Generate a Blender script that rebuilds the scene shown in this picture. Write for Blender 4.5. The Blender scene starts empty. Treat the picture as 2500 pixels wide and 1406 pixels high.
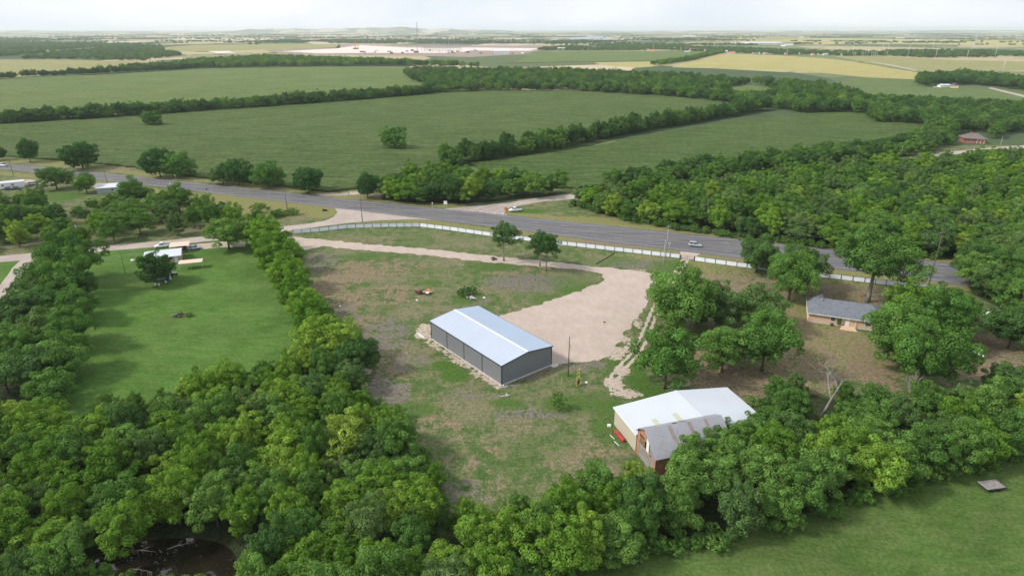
import bpy, bmesh, math, random
import numpy as np
from mathutils import Vector, Matrix
from mathutils.geometry import tessellate_polygon
R = math.radians
random.seed(7); rng = np.random.default_rng(7)
scn = bpy.context.scene
C = scn.collection

# ------------------------------------------------------------------ camera
FPX, CAMH, HZ = 1550.0, 73.0, 72.0          # focal length in photo pixels, drone height, horizon row
PITCH = math.atan((703 - HZ) / FPX); SP, CP = math.sin(PITCH), math.cos(PITCH)
cd = bpy.data.cameras.new("camera"); cam = bpy.data.objects.new("camera", cd); C.objects.link(cam)
cd.sensor_width = 36.0; cd.lens = FPX / 2500 * 36; cd.clip_start = 0.5; cd.clip_end = 80000
cam.location = (0, 0, CAMH); cam.rotation_euler = (math.pi / 2 - PITCH, 0, 0)
scn.camera = cam

# ------------------------------------------------------------------ sky, sun, exposure
SUN_EL, SUN_AZ = R(42), R(-100)              # azimuth measured from +Y (view direction) towards +X
w = bpy.data.worlds.new("World"); scn.world = w; w.use_nodes = True
nt = w.node_tree; nt.nodes.clear()
def nn(t, **k):
    n = nt.nodes.new(t)
    for a, b in k.items(): setattr(n, a, b)
    return n
out = nn('ShaderNodeOutputWorld'); sky = nn('ShaderNodeTexSky', sky_type='NISHITA', sun_disc=False)
sky.sun_elevation = SUN_EL; sky.sun_rotation = SUN_AZ; sky.altitude = 150; sky.dust_density = 2.0
bg1 = nn('ShaderNodeBackground'); bg1.inputs[1].default_value = 0.12
nt.links.new(sky.outputs[0], bg1.inputs[0])
tc = nn('ShaderNodeTexCoord'); mp = nn('ShaderNodeMapping'); mp.inputs['Scale'].default_value = (1.6, 1.6, 5.0)
nz = nn('ShaderNodeTexNoise'); nz.inputs['Scale'].default_value = 1.7; nz.inputs['Detail'].default_value = 6; nz.inputs['Roughness'].default_value = .55
nt.links.new(tc.outputs['Generated'], mp.inputs[0]); nt.links.new(mp.outputs[0], nz.inputs[0])
cr = nn('ShaderNodeValToRGB')                # thin bright overcast, slightly bluer where it thins out
cr.color_ramp.elements[0].position = .3; cr.color_ramp.elements[0].color = (.68, .77, .88, 1)
cr.color_ramp.elements[1].position = .68; cr.color_ramp.elements[1].color = (.97, .98, 1.0, 1)
nt.links.new(nz.outputs[0], cr.inputs[0])
bg2 = nn('ShaderNodeBackground'); bg2.inputs[1].default_value = 0.80
nt.links.new(cr.outputs[0], bg2.inputs[0])
mx = nn('ShaderNodeMixShader'); mx.inputs[0].default_value = .9
nt.links.new(bg1.outputs[0], mx.inputs[1]); nt.links.new(bg2.outputs[0], mx.inputs[2]); nt.links.new(mx.outputs[0], out.inputs[0])
sl = bpy.data.lights.new("sun", 'SUN'); so = bpy.data.objects.new("sun", sl); C.objects.link(so)
sl.energy = 2.6; sl.angle = R(8); sl.color = (1, .95, .86)
sd = Vector((math.sin(SUN_AZ) * math.cos(SUN_EL), math.cos(SUN_AZ) * math.cos(SUN_EL), math.sin(SUN_EL)))
so.rotation_euler = sd.to_track_quat('Z', 'Y').to_euler(); so.location = (0, 0, 300)
vs = scn.view_settings; vs.view_transform = 'Standard'; vs.look = 'None'; vs.exposure = 0.54; vs.gamma = 1; vs.use_curve_mapping = False
cy = scn.cycles; cy.max_bounces = 5; cy.diffuse_bounces = 3; cy.glossy_bounces = 2; cy.transmission_bounces = 3; cy.volume_bounces = 2
cy.use_denoising = True; cy.sample_clamp_indirect = 4
try: cy.denoiser = 'OPENIMAGEDENOISE'
except Exception: pass

# ------------------------------------------------------------------ photo pixel -> place
def G(x, y, z=0.0):
    u, v = (x - 1250) / FPX, (y - 703) / FPX
    d = Vector((u, CP - v * SP, -(SP + v * CP)))
    return Vector((0, 0, CAMH)) + d * ((z - CAMH) / d.z)
def PX(p):
    zc = p[1] * CP - (p[2] - CAMH) * SP; yc = -(p[1] * SP + (p[2] - CAMH) * CP)
    return 1250 + FPX * p[0] / zc, 703 + FPX * yc / zc, zc
def mpp(p): return PX(p)[2] / FPX            # metres per photo pixel there

# ------------------------------------------------------------------ materials
MATS = {}
def newmat(name):
    m = bpy.data.materials.new(name); m.use_nodes = True; t = m.node_tree; t.nodes.clear()
    o = t.nodes.new('ShaderNodeOutputMaterial'); MATS[name] = m
    return m, t, o
class T:                                      # tiny node helper
    def __init__(s, t): s.t = t
    def n(s, ty, ins=None, **k):
        n = s.t.nodes.new(ty)
        for a, b in k.items(): setattr(n, a, b)
        for a, b in (ins or {}).items(): s.put(n.inputs[a], b)
        return n
    def put(s, sock, v):
        if hasattr(v, 'is_output'): s.t.links.new(v, sock)
        else:
            try: sock.default_value = v
            except Exception: sock.default_value = (*v, 1) if len(v) == 3 else v
    def pos(s, scale=(1, 1, 1), rotz=0):
        g = s.n('ShaderNodeNewGeometry')
        m = s.n('ShaderNodeMapping', {'Vector': g.outputs['Position'], 'Scale': scale, 'Rotation': (0, 0, rotz)})
        return m.outputs[0]
    def noise(s, scale, detail=3, rough=.55, vec=None):
        return s.n('ShaderNodeTexNoise', {'Vector': vec or s.pos(), 'Scale': scale, 'Detail': detail, 'Roughness': rough}).outputs[0]
    def math(s, op, a, b=0.0, clamp=False):
        n = s.n('ShaderNodeMath', operation=op, use_clamp=clamp); s.put(n.inputs[0], a); s.put(n.inputs[1], b); return n.outputs[0]
    def step(s, v, lo, hi, a=0.0, b=1.0):
        n = s.n('ShaderNodeMapRange', {'Value': v, 'From Min': lo, 'From Max': hi, 'To Min': a, 'To Max': b}, interpolation_type='SMOOTHSTEP'); return n.outputs[0]
    def mix(s, f, a, b, blend='MIX'):
        n = s.n('ShaderNodeMix', data_type='RGBA', blend_type=blend); s.put(n.inputs[0], f); s.put(n.inputs[6], a); s.put(n.inputs[7], b); return n.outputs[2]
    def ramp(s, f, stops):
        n = s.n('ShaderNodeValToRGB', {'Fac': f}); e = n.color_ramp.elements
        while len(e) < len(stops): e.new(.5)
        for i, (p, c) in enumerate(stops): e[i].position = p; e[i].color = (*c, 1)
        return n.outputs[0]
    def bump(s, h, strength=.4, dist=.1): return s.n('ShaderNodeBump', {'Height': h, 'Strength': strength, 'Distance': dist}).outputs[0]
    def bsdf(s, o, col, rough=.8, metal=0.0, normal=None, spec=.3):
        b = s.n('ShaderNodeBsdfPrincipled', {'Base Color': col, 'Roughness': rough, 'Metallic': metal, 'Specular IOR Level': spec})
        if normal: s.put(b.inputs['Normal'], normal)
        s.t.links.new(b.outputs[0], o.inputs[0]); return b
def plain(name, col, rough=.7, metal=0.0, var=.15, scale=1.5, bump=0.0, spec=.3):
    m, t, o = newmat(name); q = T(t)
    n = q.noise(scale, 4, .6); c = tuple(col)
    cc = q.mix(q.step(n, .25, .75), tuple(x * (1 - var) for x in c), tuple(min(1, x * (1 + var)) for x in c))
    q.bsdf(o, cc, rough, metal, q.bump(n, bump, .05) if bump else None, spec)
    return m
def ramped(name, stops, scale, rough=.9, fine=6.0, finev=.25, bump=.3, stretch=(1, 1, 1), rotz=0, bscale=None):
    m, t, o = newmat(name); q = T(t); v = q.pos(stretch, rotz)
    n = q.noise(scale, 5, .6, v); f = q.noise(fine, 3, .65)
    c = q.ramp(n, stops); c = q.mix(1.0, c, q.mix(f, (1 - finev,) * 3, (1 + finev,) * 3), 'MULTIPLY')
    q.bsdf(o, c, rough, 0, q.bump(q.noise(bscale or fine, 3, .6), bump, .15), .1)
    return m

def foliage(name, stops, tl=.28):
    m, t, o = newmat(name); q = T(t)
    oi = q.n('ShaderNodeObjectInfo'); at = q.n('ShaderNodeAttribute', attribute_name='v')
    c = q.ramp(oi.outputs['Random'], stops)
    c = q.mix(1.0, c, oi.outputs['Color'], 'MULTIPLY'); c = q.mix(1.0, c, at.outputs['Color'], 'MULTIPLY')
    d = q.n('ShaderNodeBsdfDiffuse', {'Color': c}); tr = q.n('ShaderNodeBsdfTranslucent', {'Color': q.mix(1.0, c, (1.2, 1.15, .45), 'MULTIPLY')})
    mx = q.n('ShaderNodeMixShader', {0: tl, 1: d.outputs[0], 2: tr.outputs[0]}); t.links.new(mx.outputs[0], o.inputs[0])
    return m
foliage('leaf_bright', [(0, (0.105, 0.212, 0.031)), (.4, (0.147, 0.270, 0.040)), (.8, (0.194, 0.323, 0.049)), (1, (0.262, 0.365, 0.065))])
foliage('leaf_mid', [(0, (0.086, 0.176, 0.040)), (.5, (0.111, 0.216, 0.048)), (1, (0.150, 0.264, 0.061))])
foliage('leaf_grey', [(0, (0.092, 0.165, 0.054)), (.6, (0.113, 0.194, 0.063)), (1, (0.150, 0.228, 0.073))])
foliage('leaf_dark', [(0, (0.059, 0.128, 0.037)), (.6, (0.078, 0.158, 0.045)), (1, (0.103, 0.184, 0.053))])
plain('bark', (.12, .095, .07), .95, bump=.5, scale=3, var=.3)
plain('bark_pale', (.22, .20, .175), .95, bump=.4, scale=2, var=.25)

# ------------------------------------------------------------------ object helpers
def mesh_obj(name, verts, faces, mat, parent=None, smooth=False):
    me = bpy.data.meshes.new(name); me.from_pydata([tuple(v) for v in verts], [], faces); me.update()
    if mat: me.materials.append(MATS[mat] if isinstance(mat, str) else mat)
    if smooth: me.polygons.foreach_set('use_smooth', [True] * len(me.polygons))
    o = bpy.data.objects.new(name, me); C.objects.link(o)
    if parent: o.parent = parent
    return o
class MB:
    def __init__(s): s.v = []; s.f = []
    def add(s, vs, fs):
        k = len(s.v); s.v += [Vector(x) for x in vs]; s.f += [tuple(i + k for i in f) for f in fs]; return s
    def box(s, x0, x1, y0, y1, z0, z1):
        return s.add([(x0, y0, z0), (x1, y0, z0), (x1, y1, z0), (x0, y1, z0), (x0, y0, z1), (x1, y0, z1), (x1, y1, z1), (x0, y1, z1)],
                     [(3, 2, 1, 0), (4, 5, 6, 7), (0, 1, 5, 4), (1, 2, 6, 5), (2, 3, 7, 6), (3, 0, 4, 7)])
    def hexa(s, lo, hi):                      # lo, hi: 4 points each
        return s.add(list(lo) + list(hi), [(3, 2, 1, 0), (4, 5, 6, 7), (0, 1, 5, 4), (1, 2, 6, 5), (2, 3, 7, 6), (3, 0, 4, 7)])
    def tube(s, pts, rad, n=8, caps=True):
        pts = [Vector(p) for p in pts]; k = len(s.v); rad = rad if hasattr(rad, '__len__') else [rad] * len(pts)
        for i, p in enumerate(pts):
            d = (pts[min(i + 1, len(pts) - 1)] - pts[max(i - 1, 0)]).normalized()
            a = d.cross(Vector((1, 0, 0)) if abs(d.x) < .8 else Vector((0, 1, 0))).normalized(); b = d.cross(a)
            for j in range(n):
                th = 2 * math.pi * j / n; s.v.append(p + (a * math.cos(th) + b * math.sin(th)) * rad[i])
        for i in range(len(pts) - 1):
            for j in range(n): s.f.append((k + i * n + j, k + i * n + (j + 1) % n, k + (i + 1) * n + (j + 1) % n, k + (i + 1) * n + j))
        if caps: s.f.append(tuple(k + j for j in reversed(range(n)))); s.f.append(tuple(k + (len(pts) - 1) * n + j for j in range(n)))
        return s
    def slab(s, pts, th):                     # polygon given by top points, thickened downward
        n = len(pts); pts = [Vector(p) for p in pts]
        nr = (pts[1] - pts[0]).cross(pts[2] - pts[0]).normalized()
        if nr.z < 0: pts.reverse(); nr = -nr
        return s.add(pts + [p - nr * th for p in pts], [tuple(range(n)), tuple(range(2 * n - 1, n - 1, -1))] + [(i + n, (i + 1) % n + n, (i + 1) % n, i) for i in range(n)])
    def build(s, name, mat, parent=None, smooth=False): return mesh_obj(name, s.v, s.f, mat, parent, smooth)
def tag(o, label=None, cat=None, group=None, kind=None):
    if label: o['label'] = label
    if cat: o['category'] = cat
    if group: o['group'] = group
    if kind: o['kind'] = kind
    return o
def thing(name, label, cat, loc=(0, 0, 0), rotz=0.0, group=None):
    o = bpy.data.objects.new(name, None); C.objects.link(o); o.location = loc; o.rotation_euler = (0, 0, rotz)
    o.empty_display_size = .5
    return tag(o, label, cat, group)
def struct(o): o['kind'] = 'structure'; return o

def fbm1(x, seed):                            # cheap 1-D value noise
    r = 0; a = 1
    for k in range(4):
        i = math.floor(x); f = x - i; f = f * f * (3 - 2 * f)
        h = lambda j: math.modf(math.sin(j * 127.1 + seed * 311.7 + k * 74.7) * 43758.5453)[0]
        r += a * (h(i) * (1 - f) + h(i + 1) * f); a *= .55; x *= 2.1
    return r
def densify(pts, step, amp, seed=1):
    out = []; s = 0.0; n = len(pts)
    for i in range(n):
        a, b = Vector(pts[i]), Vector(pts[(i + 1) % n]); L = (b - a).length; m = max(1, int(L / step))
        nr = Vector((-(b - a).y, (b - a).x, 0)).normalized() if L > 0 else Vector()
        for j in range(m):
            q = a.lerp(b, j / m)
            out.append(q + nr * amp * fbm1((s + L * j / m) / max(1e-3, amp * 3.5), seed) if amp else q)
        s += L
    return out
def smooth_px(pts, it=2):
    for _ in range(it):
        o = []
        for i in range(len(pts)):
            a, b = pts[i], pts[(i + 1) % len(pts)]
            o += [(a[0] * .75 + b[0] * .25, a[1] * .75 + b[1] * .25), (a[0] * .25 + b[0] * .75, a[1] * .25 + b[1] * .75)]
        pts = o
    return pts
def sheet(name, px, z, mat, step=1.0, amp=0.0, seed=1, smooth=0, world=False, height=0.0):
    px = smooth_px(px, smooth) if smooth else px
    P = [Vector((p[0], p[1], 0)) for p in px] if world else [G(*p) for p in px]
    P = densify(P, step, amp, seed)
    for p in P: p.z = z + height
    tr = tessellate_polygon([P]); n = len(P); V = list(P); Fc = []
    for t in tr:
        a, b, c = (P[i] for i in t); Fc.append(tuple(t) if (b - a).cross(c - a).z > 0 else tuple(reversed(t)))
    if height:
        V += [Vector((p.x, p.y, z)) for p in P]; area = sum(P[i].x * P[(i + 1) % n].y - P[(i + 1) % n].x * P[i].y for i in range(n))
        for i in range(n):
            j = (i + 1) % n; Fc.append((i + n, j + n, j, i) if area > 0 else (j + n, i + n, i, j))
    return struct(mesh_obj(name, V, Fc, mat))
def inpoly(x, y, poly):
    c = False; j = len(poly) - 1
    for i in range(len(poly)):
        xi, yi, xj, yj = poly[i][0], poly[i][1], poly[j][0], poly[j][1]
        if (yi > y) != (yj > y) and x < (xj - xi) * (y - yi) / (yj - yi) + xi: c = not c
        j = i
    return c
def inpoly_np(X, Y, poly):
    c = np.zeros(X.shape, bool); j = len(poly) - 1
    for i in range(len(poly)):
        xi, yi, xj, yj = poly[i][0], poly[i][1], poly[j][0], poly[j][1]
        if yi != yj: c ^= ((yi > Y) != (yj > Y)) & (X < (xj - xi) * (Y - yi) / (yj - yi) + xi)
        j = i
    return c
def dist_line(X, Y, pts):
    d = np.full(X.shape, 1e9)
    for a, b in zip(pts[:-1], pts[1:]):
        ax, ay, bx, by = a[0], a[1], b[0], b[1]; L2 = (bx - ax) ** 2 + (by - ay) ** 2 + 1e-9
        t = np.clip(((X - ax) * (bx - ax) + (Y - ay) * (by - ay)) / L2, 0, 1)
        d = np.minimum(d, np.hypot(X - ax - t * (bx - ax), Y - ay - t * (by - ay)))
    return d
# ------------------------------------------------------------------ ground materials
def pasture_mat():
    m, t, o = newmat('pasture'); q = T(t)
    a1 = q.n('ShaderNodeAttribute', attribute_name='m1'); a2 = q.n('ShaderNodeAttribute', attribute_name='m2')
    s1 = q.n('ShaderNodeSeparateColor', {0: a1.outputs['Color']}); s2 = q.n('ShaderNodeSeparateColor', {0: a2.outputs['Color']})
    big = q.noise(.06, 5, .62); med = q.noise(.32, 5, .68); fin = q.noise(1.15, 4, .75); vf = q.noise(3.2, 3, .7)
    rag = q.math('ADD', q.math('MULTIPLY', q.math('SUBTRACT', med, .5), 1.5), q.math('MULTIPLY', q.math('SUBTRACT', fin, .5), 1.3))
    c = q.ramp(med, [(.32, (.06, .108, .03)), (.48, (.09, .132, .042)), (.66, (.185, .175, .095))])
    c = q.mix(q.step(q.math('ADD', big, q.math('MULTIPLY', rag, .25)), .42, .66, 0, .8), c, q.mix(fin, (.15, .14, .075), (.24, .205, .135)))
    def lay(c, v, col, k=1.0, lo=.38, hi=.72):
        return q.mix(q.step(q.math('ADD', v, q.math('MULTIPLY', rag, k)), lo, hi), c, col)
    c = lay(c, s2.outputs[1], q.mix(fin, (.16, .165, .06), (.23, .215, .09)), .5)            # dry verge grass
    c = lay(c, s1.outputs[0], q.mix(fin, (.17, .125, .078), (.27, .205, .145)), 1.25)          # bare brown soil
    c = lay(c, s2.outputs[0], q.mix(fin, (.135, .118, .095), (.20, .175, .15)), 1.3)            # grey-brown soil
    c = lay(c, s1.outputs[1], q.mix(fin, (.05, .108, .018), (.085, .15, .03)), 1.1)         # lush grass
    c = lay(c, s1.outputs[2], q.mix(fin, (.34, .28, .22), (.52, .43, .35)), .9, .45, .62)     # pale caliche
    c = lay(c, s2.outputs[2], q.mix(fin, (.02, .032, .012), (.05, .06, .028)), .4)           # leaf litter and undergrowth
    c = q.mix(1.0, c, q.mix(q.step(vf, .3, .7), (.62,) * 3, (1.36,) * 3), 'MULTIPLY')
    c = q.mix(1.0, c, q.mix(q.step(fin, .3, .7), (.78,) * 3, (1.2,) * 3), 'MULTIPLY')
    q.bsdf(o, c, .95, 0, q.bump(q.math('ADD', fin, vf), .8, .25), .08)
pasture_mat()
def grass_mat(name, a, b, c3, stripe=None):
    m, t, o = newmat(name); q = T(t)
    big = q.noise(.035, 5, .65); med = q.noise(.22, 6, .72, q.pos((1, 2.6, 1), R(25))); fin = q.noise(1.6, 4, .75)
    c = q.ramp(med, [(.34, a), (.5, b), (.68, c3)])
    c = q.mix(q.step(big, .42, .7, 0, .75), c, c3)
    c = q.mix(1.0, c, q.mix(q.step(fin, .25, .75), (.66,) * 3, (1.32,) * 3), 'MULTIPLY')
    c = q.mix(1.0, c, q.mix(q.step(q.noise(.09, 4, .6), .3, .7), (.86,) * 3, (1.14,) * 3), 'MULTIPLY')
    q.bsdf(o, c, .95, 0, q.bump(fin, .7, .2), .08)
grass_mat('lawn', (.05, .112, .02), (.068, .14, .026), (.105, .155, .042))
grass_mat('lawn_dull', (.052, .098, .022), (.07, .12, .028), (.10, .134, .045))  # duller green for the lower right lawn
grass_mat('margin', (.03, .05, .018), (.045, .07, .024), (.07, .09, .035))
grass_mat('meadow', (.075, .12, .035), (.095, .145, .045), (.14, .16, .065))
def gravel_mat(name, a, b, fine=3.0):
    m, t, o = newmat(name); q = T(t)
    big = q.noise(.12, 5, .6); med = q.noise(.7, 4, .65, q.pos((1, .45, 1), R(35))); fin = q.noise(fine, 4, .75); sp = q.noise(9, 2, .7)
    c = q.mix(q.step(big, .3, .7), a, b); c = q.mix(q.step(med, .35, .75, 0, .6), c, tuple(x * .88 for x in a))
    c = q.mix(1.0, c, q.mix(q.step(fin, .25, .75), (.9,) * 3, (1.09,) * 3), 'MULTIPLY'); c = q.mix(1.0, c, q.mix(q.step(sp, .3, .7), (.86,) * 3, (1.12,) * 3), 'MULTIPLY')
    q.bsdf(o, c, .95, 0, q.bump(q.math('ADD', fin, sp), .5, .08), .1)
gravel_mat('gravel', (.41, .335, .285), (.47, .385, .33))
gravel_mat('gravel_grey', (.36, .30, .265), (.43, .365, .325))
def asphalt_mat():
    m, t, o = newmat('asphalt'); q = T(t)
    lon = q.noise(.9, 4, .6, q.pos((.03, 1, 1), R(21.5))); med = q.noise(.2, 4, .6); fin = q.noise(4, 3, .7)
    c = q.mix(q.step(lon, .3, .7), (.085, .083, .092), (.165, .16, .17)); c = q.mix(q.step(med, .35, .7, 0, .5), c, (.12, .117, .122))
    c = q.mix(1.0, c, q.mix(fin, (.85,) * 3, (1.15,) * 3), 'MULTIPLY')
    q.bsdf(o, c, .85, 0, q.bump(fin, .3, .03), .25)
asphalt_mat()
def crop_mat(name, a, b, c3, rot, rows=1.0):
    m, t, o = newmat(name); q = T(t)
    big = q.noise(.012, 5, .6); med = q.noise(.12, 6, .8, q.pos((.3, 1, 1), rot)); fin = q.noise(.38, 6, .85)
    row = q.noise(1.0, 3, .6, q.pos((.035, .42, 1), rot))
    c = q.ramp(med, [(.32, a), (.5, b), (.7, c3)]); c = q.mix(q.step(big, .4, .7, 0, .6), c, c3)
    c = q.mix(1.0, c, q.mix(q.step(row, .3, .7), (1 - .3 * rows,) * 3, (1 + .3 * rows,) * 3), 'MULTIPLY')
    c = q.mix(1.0, c, q.mix(q.step(fin, .25, .75), (.5,) * 3, (1.5,) * 3), 'MULTIPLY')
    q.bsdf(o, c, .9, 0, q.bump(q.math('ADD', fin, row), 1.0, 1.2), .1)
crop_mat('crop', (.058, .096, .026), (.074, .115, .032), (.102, .136, .044), R(15))
crop_mat('crop_deep', (.056, .094, .024), (.07, .114, .03), (.092, .13, .04), R(-25))
crop_mat('crop_far', (.085, .13, .038), (.11, .155, .046), (.15, .185, .06), R(10), .6)
crop_mat('hay', (.28, .26, .09), (.36, .32, .12), (.42, .36, .16), R(5), .5)
crop_mat('hay_green', (.20, .21, .08), (.25, .245, .10), (.31, .28, .13), R(5), .5)
crop_mat('far_tan', (.42, .35, .22), (.5, .42, .29), (.56, .48, .36), R(5), .4)
def terrain_mat():
    m, t, o = newmat('terrain'); q = T(t)
    v = q.pos((1, .62, 1), R(18))
    vo = q.n('ShaderNodeTexVoronoi', {'Vector': v, 'Scale': 1 / 330.0, 'Randomness': .9})
    sc = q.n('ShaderNodeSeparateColor', {0: vo.outputs['Color']})
    c = q.ramp(sc.outputs[0], [(0, (.10, .13, .06)), (.2, (.16, .18, .08)), (.34, (.07, .10, .05)), (.48, (.24, .23, .12)), (.64, (.36, .31, .18)), (.8, (.46, .38, .27)), (.92, (.15, .17, .08))])
    c.node.color_ramp.interpolation = 'CONSTANT'
    n = q.noise(.006, 6, .65); f = q.noise(.05, 5, .7)
    c = q.mix(q.step(n, .57, .63), c, (.055, .085, .04))                 # dark scrub
    c = q.mix(1.0, c, q.mix(f, (.75,) * 3, (1.25,) * 3), 'MULTIPLY')
    q.bsdf(o, c, .95, 0, None, .05)
terrain_mat()
m, t, o = newmat('pond_water'); q = T(t)
q.bsdf(o, (.016, .012, .008), .02, 0, None, .5).inputs['IOR'].default_value = 1.7
m, t, o = newmat('lake_water'); q = T(t); q.bsdf(o, (.12, .16, .18), .25, 0, None, .5)

# ------------------------------------------------------------------ ground sheets
HW_UP = [(-400, 365), (5, 399), (300, 428), (600, 460), (850, 487), (1100, 512), (1300, 532), (1500, 553), (1600, 563), (1800, 584), (2100, 617), (2280, 638), (2700, 690)]
HW_LO = [(-400, 374), (5, 413), (300, 445), (600, 482), (850, 512), (1100, 542), (1300, 567), (1500, 594), (1600, 606), (1800, 630), (2100, 664), (2280, 688), (2700, 745)]
POND = smooth_px([(205, 1420), (215, 1380), (260, 1345), (330, 1322), (420, 1312), (500, 1314), (555, 1330), (580, 1360), (578, 1420), (560, 1500), (400, 1520), (240, 1480)], 2)
POND_W = [G(x, y, -1.0) for x, y in POND]
TWO_TRACK = [[(1683, 612), (1672, 636), (1655, 664), (1628, 700), (1606, 742), (1592, 775), (1578, 812), (1556, 858), (1520, 895), (1498, 925), (1500, 950), (1545, 968)]]
def pasture():
    X0, X1, Y0, Y1, s = -345, 345, 0, 435, 1.5
    xs = np.arange(X0, X1 + .1, s); ys = np.arange(Y0, Y1 + .1, s); nx, ny = len(xs), len(ys)
    X, Y = np.meshgrid(xs, ys); m1 = np.zeros((ny, nx, 4), np.float32); m2 = np.zeros((ny, nx, 4), np.float32)
    def ell(arr, ch, items):
        for px, py, rx, ry, k in items:
            c = G(px, py); ax = (G(px + rx, py) - c).length; ay = max(.5, abs(G(px, py - ry).y - G(px, py + ry).y) / 2)
            d = ((X - c.x) / ax) ** 2 + ((Y - c.y) / ay) ** 2
            arr[..., ch] = np.maximum(arr[..., ch], k * np.clip(1.35 - .75 * d, 0, 1))
    ell(m1, 0, [(860, 665, 80, 30, .62), (950, 655, 70, 22, .55), (810, 690, 50, 40, .7), (840, 745, 60, 45, .62), (960, 715, 70, 30, .55), (1040, 655, 60, 16, .45), (890, 800, 55, 40, .6),
                (1190, 700, 60, 18, .45), (1270, 668, 80, 14, .5), (930, 860, 60, 35, .62), (960, 905, 60, 40, .5), (1240, 760, 50, 18, .35), (1060, 1030, 60, 25, .5), (1110, 1045, 40, 12, .5),
                (1130, 1130, 70, 30, .38), (1440, 1100, 70, 30, .5), (1180, 1190, 70, 30, .45), (1290, 1030, 60, 20, .4), (1200, 1095, 40, 20, .4), (1360, 1130, 60, 25, .42),
                (2050, 850, 140, 60, .55), (1970, 900, 110, 60, .6), (1940, 790, 60, 60, .55), (2130, 915, 60, 40, .75), (1790, 930, 110, 50, .75), (1730, 860, 80, 50, .7), (2430, 905, 110, 50, .8), (2430, 840, 60, 30, .8),
                (1770, 690, 100, 30, .6), (1900, 700, 110, 30, .7), (2060, 715, 140, 26, .65), (2200, 740, 80, 30, .6), (300, 411, 50, 6, .7), (1480, 590, 90, 6, .8), (1560, 601, 70, 6, .75), (1760, 632, 60, 7, .5),
                (920, 478, 60, 6, .6), (640, 457, 60, 5, .55), (460, 500, 50, 14, .5), (380, 522, 40, 10, .5), (2440, 338, 60, 14, .7), (1840, 1010, 60, 30, .6)])
    ell(m1, 1, [(1088, 892, 34, 12, 1.0), (1112, 915, 36, 16, 1.0), (1395, 690, 70, 26, .5), (1420, 712, 60, 14, .65), (1340, 735, 60, 18, .5), (1200, 650, 60, 12, .6), (1060, 660, 40, 10, .45),
                (1520, 885, 36, 25, .8), (1560, 930, 30, 30, .85), (1590, 960, 50, 18, .9), (1470, 985, 60, 35, .6), (1380, 985, 70, 25, .6), (1240, 985, 50, 14, .7), (1010, 1000, 60, 22, .55), (1330, 1090, 110, 40, .38),
                (1480, 1050, 40, 40, .55), (1050, 690, 30, 8, .6), (880, 625, 60, 8, .6), (1640, 650, 60, 14, .6), (1500, 640, 80, 10, .5), (1090, 585, 120, 12, .4), (1330, 605, 80, 8, .4), (770, 590, 40, 8, .3),
                (1040, 740, 24, 6, .7), (1140, 730, 40, 14, .6), (150, 480, 60, 12, .7), (100, 470, 60, 10, .5), (1290, 516, 50, 6, .8), (560, 590, 80, 8, .6)])
    ell(m1, 2, [(1038, 800, 22, 12, .8), (1030, 818, 22, 10, .75), (1000, 860, 26, 8, .35),
                (1500, 860, 26, 20, .75), (1535, 840, 20, 26, .6), (1560, 790, 14, 30, .55), (1520, 905, 20, 14, .85), (1500, 935, 24, 16, .95), (1530, 962, 44, 10, .85), (1580, 900, 10, 10, .5), (1660, 940, 40, 12, .5),
                (870, 905, 45, 14, .75), (885, 935, 40, 14, .5), (1290, 470, 10, 5, .1), (810, 475, 40, 4, .8), (860, 472, 30, 4, .8), (1880, 1030, 22, 24, .7), (1640, 655, 40, 8, .3), (1130, 645, 30, 5, .35), (110, 445, 45, 5, .8), (60, 442, 26, 4, .8), (245, 452, 24, 5, .8),
                (1360, 890, 14, 6, .6), (1560, 665, 40, 8, .4)])
    ell(m2, 0, [(1290, 690, 110, 22, .7), (1010, 610, 60, 8, .3), (780, 640, 50, 30, .55), (830, 780, 50, 40, .55), (940, 820, 70, 50, .6), (930, 960, 70, 40, .75), (1000, 880, 50, 25, .55), (1280, 1010, 90, 14, .7), (1150, 960, 80, 20, .45),
                (1540, 645, 60, 10, .7), (1620, 640, 40, 8, .5), (1430, 890, 60, 16, .6), (1070, 780, 50, 30, .35), (1160, 735, 40, 14, .5), (1480, 820, 20, 20, .3), (1130, 1200, 70, 30, .6), (1400, 1000, 30, 12, .5), (1370, 1012, 14, 6, .9)])
    ell(m2, 1, [(700, 500, 140, 28, .9), (560, 485, 120, 16, .8), (790, 520, 40, 12, .9), (1000, 540, 160, 10, .6), (1400, 540, 140, 12, .85), (1600, 560, 140, 10, .9), (1800, 580, 140, 10, .9), (2000, 605, 140, 10, .9), (2200, 630, 140, 10, .9),
                (1400, 580, 130, 7, .7), (1600, 625, 120, 8, .6), (1750, 640, 90, 9, .7), (2240, 690, 70, 14, .8), (150, 395, 200, 5, .8), (420, 432, 160, 6, .9), (650, 458, 140, 6, .9), (850, 482, 120, 6, .8), (1020, 500, 120, 5, .8), (1300, 540, 50, 6, .7),
                (1750, 660, 120, 30, .6), (1950, 760, 90, 60, .7), (2050, 850, 150, 80, .7), (1950, 900, 120, 60, .6), (2060, 700, 160, 40, .6), (1780, 900, 120, 60, .5), (2440, 350, 90, 20, .8), (400, 500, 140, 40, .35), (2380, 345, 60, 16, .7)])
    bw = [G(*p) for p in [(1040, 806), (1050, 832), (1090, 862), (1130, 888), (1180, 918), (1222, 946)]]; d = dist_line(X, Y, [(p.x, p.y) for p in bw]); m1[..., 2] = np.maximum(m1[..., 2], .78 * np.clip(1.2 - d / 1.9, 0, 1)); m1[..., 1] *= np.clip(d / 3, 0, 1)
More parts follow.
